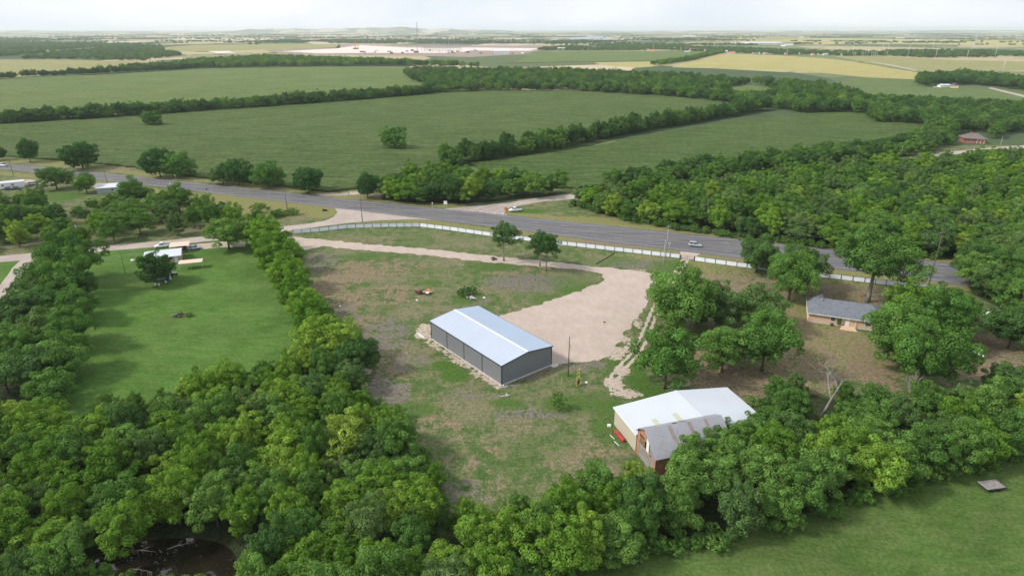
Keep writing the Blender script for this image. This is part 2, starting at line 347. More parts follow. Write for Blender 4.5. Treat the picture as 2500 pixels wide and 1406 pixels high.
    bw = [G(*p) for p in [(1235, 942), (1290, 918), (1343, 894), (1352, 890)]]; d = dist_line(X, Y, [(p.x, p.y) for p in bw]); m2[..., 0] = np.maximum(m2[..., 0], .75 * np.clip(1.2 - d / 2.4, 0, 1))
    hl = [((G(*a) + G(*b)) / 2)[:2] for a, b in zip(HW_UP, HW_LO)]
    dh = dist_line(X, Y, hl); m2[..., 1] = np.maximum(m2[..., 1], .85 * np.clip(1 - np.abs(dh - 13) / 9, 0, 1))
    for tr in TWO_TRACK:
        P = [G(*p) for p in tr]; d = dist_line(X, Y, [(p.x, p.y) for p in P])
        m1[..., 1] = np.maximum(m1[..., 1], .5 * np.clip(1 - d / 4.5, 0, 1))
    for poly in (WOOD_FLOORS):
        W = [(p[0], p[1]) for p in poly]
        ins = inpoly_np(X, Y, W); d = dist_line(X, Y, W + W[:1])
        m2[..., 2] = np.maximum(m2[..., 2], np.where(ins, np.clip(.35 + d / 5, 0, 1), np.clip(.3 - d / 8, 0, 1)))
    Z = .05 * np.sin(X * .11 + 1) * np.cos(Y * .13) * 0
    PW = [(p.x, p.y) for p in POND_W]; insp = inpoly_np(X, Y, PW); d = dist_line(X, Y, PW + PW[:1])
    Z = Z + np.where(insp, -1.0 - np.clip(d / 4, 0, 1) * .8, -1.0 * np.clip(1 - d / 5.5, 0, 1))
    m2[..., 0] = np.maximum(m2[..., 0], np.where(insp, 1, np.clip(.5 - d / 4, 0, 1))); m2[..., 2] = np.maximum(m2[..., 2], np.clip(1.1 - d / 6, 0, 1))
    V = np.stack([X, Y, Z], -1).reshape(-1, 3); idx = np.arange(nx * ny).reshape(ny, nx)
    Fc = np.stack([idx[:-1, :-1], idx[:-1, 1:], idx[1:, 1:], idx[1:, :-1]], -1).reshape(-1, 4)
    me = bpy.data.meshes.new('pasture'); me.from_pydata(V.tolist(), [], Fc.tolist()); me.update()
    for nm, a in (('m1', m1), ('m2', m2)):
        at = me.attributes.new(nm, 'FLOAT_COLOR', 'POINT'); at.data.foreach_set('color', a.reshape(-1))
    me.polygons.foreach_set('use_smooth', [True] * len(me.polygons)); me.materials.append(MATS['pasture'])
    ob = bpy.data.objects.new('pasture', me); C.objects.link(ob); struct(ob)
    E = 42000                                                       # the land beyond, out to the horizon
    xs = [-E, -9000, -3000, X0, X1, 3000, 9000, E]; ys = [-3000, Y0, Y1, 1500, 5000, 12000, E]; V = [(x, y, 0) for y in ys for x in xs]; Fq = []
    for j in range(len(ys) - 1):
        for i in range(len(xs) - 1):
            if xs[i] == X0 and ys[j] == Y0: continue
            a = j * len(xs) + i; Fq.append((a, a + 1, a + 1 + len(xs), a + len(xs)))
    struct(mesh_obj('terrain', V, Fq, 'terrain'))
WOOD_FLOORS = []   # filled by the woods before pasture() runs

def ground():
    pasture()
    struct(mesh_obj('pond_water', [(p.x, p.y, -1.0) for p in POND_W], [tuple(range(len(POND_W)))], 'pond_water'))
    LAWN = [(500, 596), (600, 585), (640, 600), (680, 650), (720, 740), (740, 830), (730, 900), (600, 930), (420, 980), (130, 1040), (60, 1010), (150, 880), (150, 760), (235, 622), (240, 617), (400, 604)]
    sheet('lawn', LAWN, .012, 'lawn', 2, .5, 3)
    sheet('lawn', [(118, 624), (240, 618), (160, 760), (100, 800), (0, 800), (-20, 770), (40, 690), (75, 650)], .012, 'lawn', 2, .2, 4)
    sheet('lawn', [(-250, 660), (0, 642), (52, 637), (30, 660), (0, 705), (-120, 800), (-300, 800)], .012, 'lawn', 2, .2, 5)
    sheet('lawn', [(1330, 1440), (1400, 1385), (1560, 1345), (1700, 1325), (1900, 1280), (2060, 1220), (2200, 1170), (2330, 1150), (2450, 1095), (2560, 1080), (2900, 1200), (3000, 1500), (1330, 1500)], .012, 'lawn_dull', 2, .6, 6)
    # roads
    gw = lambda a: [G(*p) for p in a]
    up, lo = gw(HW_UP), gw(HW_LO)
    def lerp_line(k, w, name, mat, z, dash=None):
        cl = [u.lerp(l, k) for u, l in zip(up, lo)]; mb = MB(); segs = list(zip(cl[:-1], cl[1:]))
        for a, b in segs:
            n = Vector((-(b - a).y, (b - a).x, 0)).normalized() * w / 2
            if dash:
                L = (b - a).length; d = (b - a) / L; s = 0
                while s < L:
                    p, e = a + d * s, a + d * min(L, s + dash[0]); mb.add([p - n, e - n, e + n, p + n], [(0, 1, 2, 3)]); s += dash[0] + dash[1]
            else: mb.add([a - n, b - n, b + n, a + n], [(0, 1, 2, 3)])
        for v in mb.v: v.z = z
        return mb.build(name, mat)
    hw = sheet('highway', HW_UP + HW_LO[::-1], .035, 'asphalt', 6, .25, 2)
    plain('line_white', (.45, .45, .44), .7, var=.3, scale=2); plain('line_yellow', (.3, .25, .1), .7, var=.3, scale=2)
    for k, wd in ((.1, .16), (.9, .16)): lerp_line(k, wd, 'edge_line', 'line_white', .042).parent = hw
    for k in (.485, .505): lerp_line(k, .13, 'centre_line', 'line_yellow', .042).parent = hw
    lerp_line(.3, .12, 'lane_line', 'line_white', .042, (3, 9)).parent = hw
    lerp_line(.7, .12, 'lane_line', 'line_white', .042, (3, 9)).parent = hw
    sheet('side_road', [(800, 500), (818, 510), (824, 520), (815, 530), (790, 540), (740, 548), (700, 552), (600, 566), (510, 576), (400, 588), (240, 602), (100, 616), (0, 625), (-300, 650), (-300, 670), (0, 640), (100, 631),
          (240, 615), (400, 601), (510, 589), (600, 580), (712, 563), (800, 551), (850, 545), (930, 538), (1010, 535), (1080, 538), (1060, 530), (900, 510)], .02, 'gravel_grey', 2.5, .18, 8)
    sheet('side_road', [(1060, 512), (1120, 507), (1180, 502), (1240, 494), (1310, 484), (1390, 474), (1500, 462), (1640, 446), (1760, 430), (1900, 414), (2060, 396), (2200, 384), (2390, 363), (2500, 355), (2700, 340),
          (2700, 348), (2500, 362), (2390, 371), (2200, 391), (2060, 404), (1900, 422), (1760, 440), (1640, 457), (1500, 474), (1390, 487), (1330, 492), (1275, 501), (1242, 508), (1232, 517), (1238, 527), (1270, 535), (1320, 541), (1200, 535)], .02, 'gravel_grey', 3, .2, 9)
    sheet('driveway', [(120, 626), (85, 640), (62, 660), (35, 700), (10, 745), (-10, 800), (-60, 900), (-110, 900), (-60, 800), (-20, 725), (5, 690), (30, 655), (50, 636), (60, 630)], .026, 'gravel_grey', 2, .15, 10)
    sheet('driveway', [(455, 600), (500, 594), (545, 590), (600, 590), (600, 602), (545, 604), (500, 608), (440, 616)], .026, 'gravel', 1.5, .3, 30)
    lot = [(700, 578), (735, 580), (762, 582), (830, 589), (900, 597), (1000, 604), (1100, 614), (1200, 625), (1300, 635), (1400, 645), (1450, 651), (1500, 655), (1560, 662), (1612, 670), (1606, 690), (1590, 722), (1570, 755), (1545, 790),
           (1518, 826), (1495, 860), (1468, 879), (1420, 882), (1390, 886), (1352, 892), (1330, 880), (1200, 790), (1222, 770), (1270, 757), (1320, 742), (1380, 722), (1430, 704), (1466, 690), (1477, 680), (1466, 669), (1440, 662), (1400, 657), (1340, 652),
           (1200, 641), (1100, 630), (1000, 619), (900, 612), (830, 606), (785, 601), (748, 609), (722, 616), (690, 620)]
    sheet('gravel_lot', lot, .02, 'gravel', .8, .55, 11)
    for P in TWO_TRACK:
        for s_ in (-.85, .85):
            W = [G(*p) for p in P]; L, Rr = [], []
            for i, p in enumerate(W):
                d = (W[min(i + 1, len(W) - 1)] - W[max(0, i - 1)]).normalized(); n = Vector((-d.y, d.x, 0))
                L.append(p + n * (s_ - .42)); Rr.append(p + n * (s_ + .42))
            sheet('wheel_track', L + Rr[::-1], .016, 'gravel', .5, .22, 12 + s_, world=True)
    sheet('driveway', [(1660, 608), (1712, 612), (1706, 622), (1694, 634), (1668, 636), (1662, 622)], .026, 'gravel', .6, .3, 31)
    # crop fields stand as raised sheets of plants
    F1 = [(-600, 324), (0, 300), (300, 281), (600, 260), (900, 238), (1050, 226), (1200, 222), (1400, 223), (1600, 234), (1750, 248), (1850, 263), (1700, 296), (1500, 330), (1350, 364), (1200, 388), (1090, 402), (1000, 420), (930, 440), (880, 462), (800, 470), (700, 458), (600, 446),
          (480, 434), (380, 420), (300, 407), (150, 393), (0, 382), (-600, 350)]
    sheet('crop_field', F1, .02, 'crop', 4, .8, 13, height=1.0)
    F2 = [(1150, 402), (1400, 370), (1600, 331), (1800, 297), (2000, 278), (2110, 276), (2180, 288), (2300, 302), (2260, 325), (2100, 352), (1900, 390), (1750, 415), (1600, 440), (1400, 462), (1330, 460), (1200, 430)]
    sheet('crop_field', F2, .02, 'crop_deep', 4, .8, 14, height=1.0)
    sheet('crop_field', [(-900, 326), (0, 291), (300, 275), (700, 247), (1060, 212), (1000, 188), (985, 165), (800, 164), (500, 169), (250, 184), (0, 193), (-900, 228)], .02, 'crop_far', 12, 1.5, 15, height=.9)
    sheet('hay_field', [(-900, 220), (0, 191), (130, 183), (260, 176), (400, 162), (390, 152), (250, 149), (160, 145), (0, 146), (-500, 150)], .03, 'hay_green', 14, 2, 16)
    sheet('crop_field', [(1250, 155), (1310, 131), (1420, 125), (1600, 126), (1716, 128), (1670, 146), (1600, 150), (1450, 151)], .03, 'crop_far', 20, 2, 17, height=.8)
    sheet('hay_field', [(1450, 153), (1600, 151), (1660, 148), (1620, 160), (1560, 166), (1470, 160)], .03, 'hay', 20, 2, 18)
    sheet('hay_field', [(1640, 165), (1690, 148), (1760, 131), (1900, 136), (2010, 143), (2090, 152), (2180, 168), (2255, 180), (2250, 195), (2120, 190), (1980, 176), (1830, 170)], .03, 'hay', 20, 2, 19)
    sheet('hay_field', [(2070, 190), (2250, 196), (2260, 205), (2180, 212), (2050, 206)], .04, 'meadow', 15, 2, 20)
    sheet('hay_field', [(2030, 137), (2150, 138), (2330, 147), (2560, 152), (2900, 165), (2900, 178), (2560, 172), (2380, 176), (2260, 176), (2120, 154)], .03, 'hay_green', 20, 2, 21)
    sheet('meadow', [(2050, 225), (2100, 212), (2230, 212), (2400, 218), (2500, 228), (2500, 250), (2400, 242), (2300, 242), (2200, 236), (2100, 234)], .03, 'meadow', 10, 1.5, 22)
    sheet('meadow', [(1770, 212), (1830, 203), (1890, 212), (1880, 222), (1800, 222)], .03, 'meadow', 10, 1.5, 23)
    sheet('hay_field', [(260, 128), (480, 110), (830, 108), (830, 118), (560, 124), (420, 127)], .05, 'hay_green', 30, 3, 24)
    sheet('hay_field', [(1600, 98), (2050, 94), (2500, 100), (2900, 104), (2900, 118), (2450, 112), (2050, 106), (1900, 104)], .05, 'hay', 40, 4, 25)
    rr = random.Random(21)
    for i in range(46):
        x, y = rr.uniform(-150, 2650), rr.choice([rr.uniform(80, 90), rr.uniform(86, 108)]); wx = rr.uniform(60, 320) * (.5 + (y - 78) / 40)
        if 560 < x + wx / 2 < 1380 and y > 99: continue
        if x < 600 and y > 101: continue
        dy = rr.uniform(.8, 2.0) * (.5 + (y - 78) / 16); sk = rr.uniform(-.3, .3) * wx
        sheet('far_field', [(x, y), (x + wx, y - rr.uniform(-.4, .6)), (x + wx + sk, y - dy), (x + sk, y - dy)], .06 + i * .004, rr.choice(['hay', 'hay_green', 'far_tan', 'far_tan', 'crop_far']), 60, 3, 50 + i)
    gravel_mat('site_soil', (.62, .52, .47), (.70, .62, .58), .06); gravel_mat('site_dark', (.26, .20, .17), (.33, .26, .22), .05)
    sheet('construction_ground', [(640, 125), (820, 117), (830, 109), (1000, 112), (1330, 112), (1330, 122), (1260, 134), (1150, 140), (1000, 137), (850, 135), (740, 135)], .05, 'site_dark', 30, 3, 26)
    sheet('construction_ground', [(690, 126), (820, 119), (880, 111), (1000, 117), (1180, 117), (1320, 119), (1290, 125), (1150, 124), (1100, 130), (900, 130), (780, 131)], .09, 'site_soil', 30, 5, 27)
    sheet('construction_ground', [(510, 126), (560, 125), (575, 129), (530, 131)], .06, 'site_soil', 30, 3, 28)
    sheet('lake', [(1380, 93), (1460, 89), (1500, 91), (1480, 98), (1400, 98)], .05, 'lake_water', 60, 4, 29)
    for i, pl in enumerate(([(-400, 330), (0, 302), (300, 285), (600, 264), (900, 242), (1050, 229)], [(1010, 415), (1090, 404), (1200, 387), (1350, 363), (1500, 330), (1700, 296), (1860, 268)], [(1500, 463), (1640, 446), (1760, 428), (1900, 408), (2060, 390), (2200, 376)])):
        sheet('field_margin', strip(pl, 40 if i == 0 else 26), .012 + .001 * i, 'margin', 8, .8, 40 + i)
    # dark tyre marks swept across the side road mouth
    c0 = G(1285, 523); mb = MB(); rr = random.Random(3)
    for i in range(15):
        rad = 7.0 + i * 1.25 + rr.uniform(-.3, .3); a0, a1 = R(118 + rr.uniform(-14, 10)), R(205 + rr.uniform(-25, 12)); n = 12; wd = rr.uniform(.15, .38); k = len(mb.v)
        for j in range(n + 1):
            a = a0 + (a1 - a0) * j / n; d = Vector((math.cos(a) * 1.35, math.sin(a), 0)); mb.v += [c0 + d * rad + Vector((0, 0, .03)), c0 + d * (rad + wd) + Vector((0, 0, .03))]
        for j in range(n): q_ = k + j * 2; mb.f.append((q_, q_ + 1, q_ + 3, q_ + 2))
    plain('tyre_mark', (.15, .14, .14), .9, var=.35, scale=.8); tm = mb.build('tyre_marks', 'tyre_mark'); tm['kind'] = 'stuff'; tm.parent = bpy.data.objects['side_road.001']
    # low hills along the horizon
    mb = MB()
    for (xa, xb, D, hh, sd) in ((560, 1300, 15000, 128, 1), (-900, 700, 17000, 55, 2), (1400, 3300, 19000, 60, 3)):
        n = 60; k = len(mb.v)
        for i in range(n + 1):
            x = (xa + (xb - xa) * i / n - 1250) / FPX * D * 1.02; e = math.sin(math.pi * i / n) ** .6; h = hh * e * (.72 + .2 * fbm1(i * .22, sd))
            mb.v += [Vector((x, D - 900, -2)), Vector((x, D, h)), Vector((x, D + 1500, -2))]
        for i in range(n):
            for j in range(2): a = k + i * 3 + j; mb.f.append((a, a + 3, a + 4, a + 1))
    struct(mb.build('hills', 'terrain', smooth=True))
# ------------------------------------------------------------------ trees
def make_crown(seed, W, H, zb, npuff, card, mat, lump=.22, flat=.85, dens=1.0, spread=(.56, 1.0), pr=(.13, .25)):
    r = np.random.default_rng(seed); a = W / 2; zc = (zb + H) / 2; c = (H - zb) / 2
    ph = r.uniform(0, 6.28, 6)
    def radial(d): return 1 + lump * (np.sin(2 * np.arctan2(d[:, 1], d[:, 0]) + ph[0]) * .5 + np.sin(3 * np.arctan2(d[:, 1], d[:, 0]) + ph[1] + 2 * d[:, 2]) * .5)
    d = r.normal(size=(npuff * 3, 3)); d /= np.linalg.norm(d, axis=1)[:, None]; d = d[d[:, 2] > -.55][:npuff]
    best = d.copy()                                              # spread the puffs a little
    for _ in range(12):
        dv = best[:, None] - best[None]; dist = np.linalg.norm(dv, axis=2) + 1e-3
        best = best + .02 * (dv / dist[..., None] ** 3).sum(1); best /= np.linalg.norm(best, axis=1)[:, None]; best[:, 2] = np.maximum(best[:, 2], -.6); best /= np.linalg.norm(best, axis=1)[:, None]
    d = best; n = len(d); f = r.uniform(*spread, n) * radial(d)
    R_ = a * r.uniform(*pr, n)
    Cn = d * f[:, None] * np.array([a, a, c]) + [0, 0, zc]
    k = max(4, npuff // 5); dc = r.normal(size=(k, 3)) * .28; Cn = np.vstack([Cn, dc * [a, a, c] + [0, 0, zc]]); R_ = np.concatenate([R_, np.full(k, a * .36)])
    P, N, Vv = [], [], []
    pv = r.uniform(.78, 1.25, len(R_))
    for i in range(len(R_)):
        m = int(12.57 * R_[i] ** 2 / (card * card * .62) * 1.15 * dens); q = r.normal(size=(m, 3)); q /= np.linalg.norm(q, axis=1)[:, None]
        rr = R_[i] * (r.uniform(.72, 1.08, m)) * (1 + .12 * np.sin(q[:, 0] * 5 + i) * np.sin(q[:, 1] * 5 + 2 * i))
        p = Cn[i] + q * rr[:, None] * [1, 1, flat]; keep = r.uniform(size=m) > np.clip(-q[:, 2] * 1.0, 0, .75)
        P.append(p[keep]); N.append(q[keep]); Vv.append(pv[i] * r.uniform(.72, 1.28, keep.sum()))
    P, N, Vv = np.vstack(P), np.vstack(N), np.concatenate(Vv)
    D = np.linalg.norm(P[:, None] - Cn[None], axis=2) / R_[None]; ok = ((D < .66).sum(1) < 1) & (P[:, 2] > .15); P, N, Vv = P[ok], N[ok], Vv[ok]
    nr = N + r.normal(size=N.shape) * .38 + [0, 0, .2]; nr /= np.linalg.norm(nr, axis=1)[:, None]
    t = np.cross(nr, r.normal(size=N.shape)); t /= np.linalg.norm(t, axis=1)[:, None]; b = np.cross(nr, t)
    L = card * r.uniform(.6, 1.25, len(P))[:, None] * .62; Wd = L * r.uniform(.55, .85, len(P))[:, None]
    V = np.stack([P - t * L, P - b * Wd + nr * L * .15, P + t * L, P + b * Wd + nr * L * .15], 1).reshape(-1, 3)
    me = bpy.data.meshes.new('crown'); nq = len(P)
    me.vertices.add(nq * 4); me.vertices.foreach_set('co', V.reshape(-1)); me.loops.add(nq * 4); me.loops.foreach_set('vertex_index', np.arange(nq * 4, dtype=np.int32))
    me.polygons.add(nq); me.polygons.foreach_set('loop_start', np.arange(0, nq * 4, 4, dtype=np.int32)); me.update(calc_edges=True)
    at = me.attributes.new('v', 'FLOAT_COLOR', 'FACE'); hue = r.uniform(-.12, .12, nq); col = np.stack([Vv * (1 + hue), Vv, Vv * (1 - hue), np.ones(nq)], 1).astype(np.float32); at.data.foreach_set('color', col.reshape(-1))
    me.materials.append(MATS[mat]); me.validate()
    return me, Cn, R_
def make_trunk(seed, W, H, zb, Cn, rad, mat='bark', nl=7):
    r = random.Random(seed); mb = MB(); top = zb + (H - zb) * .55; lean = Vector((r.uniform(-.5, .5), r.uniform(-.5, .5), 0))
    ax = lambda t: Vector((0, 0, top * t - .3)) + lean * t * t
    mb.tube([ax(i / 5) for i in range(6)], [rad * (1.35 if i == 0 else 1 - .13 * i) for i in range(6)], 7)
    idx = sorted(range(len(Cn)), key=lambda i: -np.hypot(Cn[i][0], Cn[i][1]))[:nl * 2:2]
    for i in idx:
        e = Vector(Cn[i]); s = ax(max(.35, min(.9, (e.z - .25 * math.hypot(e.x, e.y)) / max(top, .1)))); m1 = s.lerp(e, .5) + Vector((r.uniform(-.3, .3), r.uniform(-.3, .3), .25))
        mb.tube([s, m1, e], [rad * .5, rad * .34, rad * .12], 5)
    me = bpy.data.meshes.new('trunk'); me.from_pydata([tuple(v) for v in mb.v], [], mb.f); me.update(); me.materials.append(MATS[mat]); me.polygons.foreach_set('use_smooth', [True] * len(me.polygons))
    return me
PROTO = []
def proto(key, W, H, zb, npuff, card, mat, rad=.22, bark='bark', **k):
    me, Cn, Rr = make_crown(len(PROTO) * 13 + 5, W, H, zb, npuff, card, mat, **k)
    tr = make_trunk(len(PROTO) + 3, W, H, zb, Cn, rad, bark)
    PROTO.append(dict(key=key, W=W, H=H, crown=me, trunk=tr, tris=len(me.polygons) * 2))
for i in range(3): proto('bright', 7.5, 9.0 + .6 * i, 1.2, 60 + 6 * i, .245, 'leaf_bright')
for i in range(3): proto('mid', 8.5, 9.5 + .5 * i, 1.3, 68, .26, 'leaf_mid', lump=.3)
for i in range(2): proto('grey', 8.0, 8.5, 1.0, 72, .24, 'leaf_grey', lump=.15, pr=(.12, .21))
for i in range(2): proto('dark', 9.0, 10.0, 1.4, 70, .27, 'leaf_dark')
for i in range(2): proto('broad', 13.0, 12.0, 2.6, 95, .30, 'leaf_mid', rad=.36, lump=.45, pr=(.10, .21), spread=(.6, 1.0))
for i in range(2): proto('bushy', 7.0, 6.0, .2, 50, .26, 'leaf_dark' if i else 'leaf_mid', rad=.16)
proto('shrub', 2.6, 2.4, .1, 16, .18, 'leaf_mid', rad=.06)
proto('vase', 8.0, 11.5, 4.0, 44, .26, 'leaf_dark', rad=.24, bark='bark_pale', lump=.35, dens=.85, pr=(.14, .25), spread=(.5, 1.0))
proto('tall', 13.0, 14.0, 5.2, 80, .30, 'leaf_mid', rad=.42, bark='bark_pale', lump=.4, pr=(.11, .21), spread=(.6, .98))
KEYS = {}
for i, p in enumerate(PROTO): KEYS.setdefault(p['key'], []).append(i)
FIRST_CROWN = {}
NTREE = 0
def tree(pos, width, height, key, label, group=None, tint=None, name='tree', rot=None):
    global NTREE
    i = random.choice(KEYS[key]); p = PROTO[i]; NTREE += 1
    o = thing(name, label, 'bush' if name == 'bush' else 'tree', pos, random.uniform(0, 6.28) if rot is None else rot, group)
    o.scale = (width / p['W'] * random.uniform(.94, 1.06), width / p['W'] * random.uniform(.94, 1.06), height / p['H'])
    t = bpy.data.objects.new('trunk', p['trunk']); C.objects.link(t); t.parent = o
    c = bpy.data.objects.new('crown', p['crown']); C.objects.link(c); c.parent = o
    if tint: c.color = (*tint, 1)
    elif i not in FIRST_CROWN: FIRST_CROWN[i] = c
    return o
def tree_px(bx, by, wpx, hpx, key, label, group=None, tint=None, name='tree'):
    p = G(bx, by); s = mpp(p); return tree(p, wpx * s, hpx * s / .93, key, label, group, tint, name)

CLEAR = []                                       # open places whose view the woods do not block
def clear(*pts): CLEAR.append(list(pts))
clear((735, 612), (755, 680), (800, 760), (860, 815), (945, 885), (905, 930), (900, 945), (990, 1000), (1035, 1080), (1098, 1150), (1090, 1207), (1200, 1198), (1350, 1178), (1430, 1150), (1545, 1135), (1500, 985), (1690, 935), (1600, 700), (1400, 600), (800, 570))
clear((600, 612), (690, 770), (715, 825), (690, 852), (560, 872), (400, 915), (140, 988), (205, 870), (225, 780), (245, 640), (500, 600))
clear((300, 1400), (235, 1372), (330, 1325), (420, 1300), (500, 1300), (552, 1322), (572, 1360), (560, 1410))
clear((1495, 985), (1656, 953), (1772, 942), (1868, 1028), (1790, 1050), (1740, 1064), (1690, 1072), (1628, 1098), (1626, 1165), (1595, 1166), (1550, 1110))
clear((1400, 1406), (1560, 1372), (1800, 1328), (2000, 1278), (2085, 1240), (2200, 1212), (2300, 1205), (2380, 1168), (2440, 1142), (2500, 1122), (2500, 1406))
clear((1700, 640), (1900, 660), (2215, 700), (2140, 800), (2110, 880), (2165, 950), (2060, 895), (1950, 865), (1880, 910), (1740, 930))
clear((2330, 870), (2420, 850), (2460, 880), (2400, 925), (2330, 905))
clear((2335, 318), (2415, 318), (2420, 352), (2335, 352))
clear((1770, 210), (1835, 203), (1885, 212), (1875, 220), (1800, 220))
clear((2340, 175), (2360, 195), (2470, 215), (2500, 225), (2500, 245), (2400, 238), (2260, 232), (2110, 226), (2110, 214), (2270, 206))
clear((0, 436), (45, 436), (48, 462), (0, 468)); clear((236, 455), (276, 458), (272, 474), (236, 474)); clear((60, 430), (110, 430), (110, 446), (60, 446))
clear((200, 425), (700, 480), (800, 505), (820, 520), (700, 545), (640, 515), (500, 470), (300, 452)); clear((110, 480), (190, 458), (235, 470), (180, 505))
clear((2382, 745), (2412, 745), (2412, 792), (2382, 792))
clear((1978, 905), (2040, 900), (2035, 985), (1985, 990))
def near_pond(p, d): return any((p[0] - q.x) ** 2 + (p[1] - q.y) ** 2 < d * d for q in POND_W[::3])
def blocked(p, wd, h, margin=1.0):
    for (dx, z) in ((0, h), (0, h * .6), (-wd * .42 * margin, h * .6), (wd * .42 * margin, h * .6), (0, h * .15), (-wd * .3, h * .88), (wd * .3, h * .88), (-wd * .3, h * .25), (wd * .3, h * .25)):
        x, y, _ = PX((p[0] + dx, p[1], z))
        for c in CLEAR:
            if inpoly(x, y, c): return True
    return False
def offscreen(p, h, m=60):
    x, y, zc = PX((p[0], p[1], 0)); xt, yt, _ = PX((p[0], p[1], h))
    return x < -m - 5 * FPX / zc or x > 2500 + m + 5 * FPX / zc or yt > 1406 + m
def scatter(poly, spacing, hr, wr, keys, seed, tries=None, chk=True, gap=None):
    P = [G(*v) for v in poly]; P = [(p.x, p.y) for p in P]; r = random.Random(seed)
    x0, x1 = min(p[0] for p in P), max(p[0] for p in P); y0, y1 = min(p[1] for p in P), max(p[1] for p in P)
    out = []; grid = {}; n = tries or int((x1 - x0) * (y1 - y0) / spacing ** 2 * 6)
    for _ in range(n):
        x, y = r.uniform(x0, x1), r.uniform(y0, y1)
        if not inpoly(x, y, P): continue
        if gap is not None and math.sin(x * .011 + 1) * math.sin(y * .0043 + .5) + .6 * math.sin(x * .027 + y * .009) < gap: continue
        gx, gy = int(x // spacing), int(y // spacing)
        if any((x - a) ** 2 + (y - b) ** 2 < spacing ** 2 for i in (-1, 0, 1) for j in (-1, 0, 1) for a, b in grid.get((gx + i, gy + j), ())): continue
        wd, h = r.uniform(*wr), r.uniform(*hr)
        if offscreen((x, y), h) or (y < 110 and x < 0 and near_pond((x, y), 2.2)): continue
        if chk and blocked((x, y), wd, h):
            wd *= .6; h *= .62
            if blocked((x, y), wd, h): continue
        grid.setdefault((gx, gy), []).append((x, y)); out.append((x, y, wd, h, r.choices([k for k, _ in keys], [v for _, v in keys])[0]))
    return out, P
def where(x, y, h):
    px, py, _ = PX((x, y, h * .8))
    d = min(math.hypot(x - p.x, y - p.y) for p in POND_W)
    if px < 1500 and d < 7: return ', on the pond bank'
    if py > 1330: return ', at the lower picture edge' + (' left of the pond' if px < 230 else ' right of the pond' if px < 950 else ' below the yard' if px < 1560 else '')
    if px < 1120:
        if py < 950: return ', along the bottom of the left lawn'
        if px > 850: return ', along the left side of the yard'
        return ', left third of the wood' if px < 300 else ', above the pond' if px < 620 else ', between pond and yard'
    if px < 1560: return ', below the open yard'
    if px < 1700: return ', in front of the old gambrel barn'
    if px < 1950: return ', below the white roof' if py > 1040 else ', right of the white roof'
    if py > 1090: return ', along the edge of the lower right lawn'
    return ', below the ranch house yard' if px < 2250 else ', towards the right picture edge'
def wood(poly, spacing, hr, wr, keys, seed, labels, group, tints=None):
    pts, P = scatter(poly, spacing, hr, wr, keys, seed); WOOD_FLOORS.append(P)
    for x, y, wd, h, k in pts: tree((x, y, 0), wd, h, k, labels[k] + where(x, y, h), group, (tints or {}).get(k))
    return len(pts)
STUFF = []
def wood_stuff(name, label, cat, poly, spacing, hr, wr, keys, seed, floor=True, chk=True, gap=None):
    pts, P = scatter(poly, spacing, hr, wr, keys, seed, chk=chk, gap=gap)
    if floor: WOOD_FLOORS.append(P)
    STUFF.append((name, label, cat, pts))
def strip(pts, wdt):                              # px polyline -> px-free strip polygon (world)
    W = [G(*p) for p in pts]; L, Q = [], []
    for i, p in enumerate(W):
        d = (W[min(i + 1, len(W) - 1)] - W[max(0, i - 1)]).normalized(); n = Vector((-d.y, d.x, 0)) * wdt / 2; L.append(p + n); Q.append(p - n)
    return [PX(p)[:2] for p in L + Q[::-1]]
def build_stuff():
    ng = bpy.data.node_groups.new('scatter_crowns', 'GeometryNodeTree')
    ng.interface.new_socket('Geometry', in_out='INPUT', socket_type='NodeSocketGeometry'); ng.interface.new_socket('Geometry', in_out='OUTPUT', socket_type='NodeSocketGeometry')
    N, L = ng.nodes, ng.links; gi, go = N.new('NodeGroupInput'), N.new('NodeGroupOutput'); jo = N.new('GeometryNodeJoinGeometry')
    order = sorted(FIRST_CROWN); infos = []
    for i in reversed(order):                     # Join Geometry lists its inputs last-linked first
        oi = N.new('GeometryNodeObjectInfo'); oi.transform_space = 'ORIGINAL'; oi.inputs[0].default_value = FIRST_CROWN[i]; oi.inputs[1].default_value = True; infos.append(oi)
    for oi in infos: L.new(oi.outputs['Geometry'], jo.inputs[0])
    ip = N.new('GeometryNodeInstanceOnPoints'); ip.inputs['Pick Instance'].default_value = True
    def attr(nm, ty):
        a = N.new('GeometryNodeInputNamedAttribute'); a.data_type = ty; a.inputs[0].default_value = nm; return a.outputs[0]
    L.new(gi.outputs[0], ip.inputs['Points']); L.new(jo.outputs[0], ip.inputs['Instance']); L.new(attr('pick', 'INT'), ip.inputs['Instance Index'])
    L.new(attr('turn', 'FLOAT_VECTOR'), ip.inputs['Rotation']); L.new(attr('size', 'FLOAT_VECTOR'), ip.inputs['Scale']); L.new(ip.outputs[0], go.inputs[0])
    for name, label, cat, pts in STUFF:
        me = bpy.data.meshes.new(name); me.from_pydata([(x, y, 0) for x, y, *_ in pts], [], []); n = len(pts); pk, tu, sz = [], [], []
        for x, y, wd, h, k in pts:
            i = random.choice([j for j in KEYS[k] if j in FIRST_CROWN] or order); p = PROTO[i]; pk.append(order.index(i)); tu += [0, 0, random.uniform(0, 6.28)]; s = wd / p['W']; sz += [s, s, h / p['H']]
        me.attributes.new('pick', 'INT', 'POINT').data.foreach_set('value', pk); me.attributes.new('turn', 'FLOAT_VECTOR', 'POINT').data.foreach_set('vector', tu); me.attributes.new('size', 'FLOAT_VECTOR', 'POINT').data.foreach_set('vector', sz)
        o = bpy.data.objects.new(name, me); C.objects.link(o); tag(o, label, cat, None, 'stuff'); o.modifiers.new('scatter', 'NODES').node_group = ng

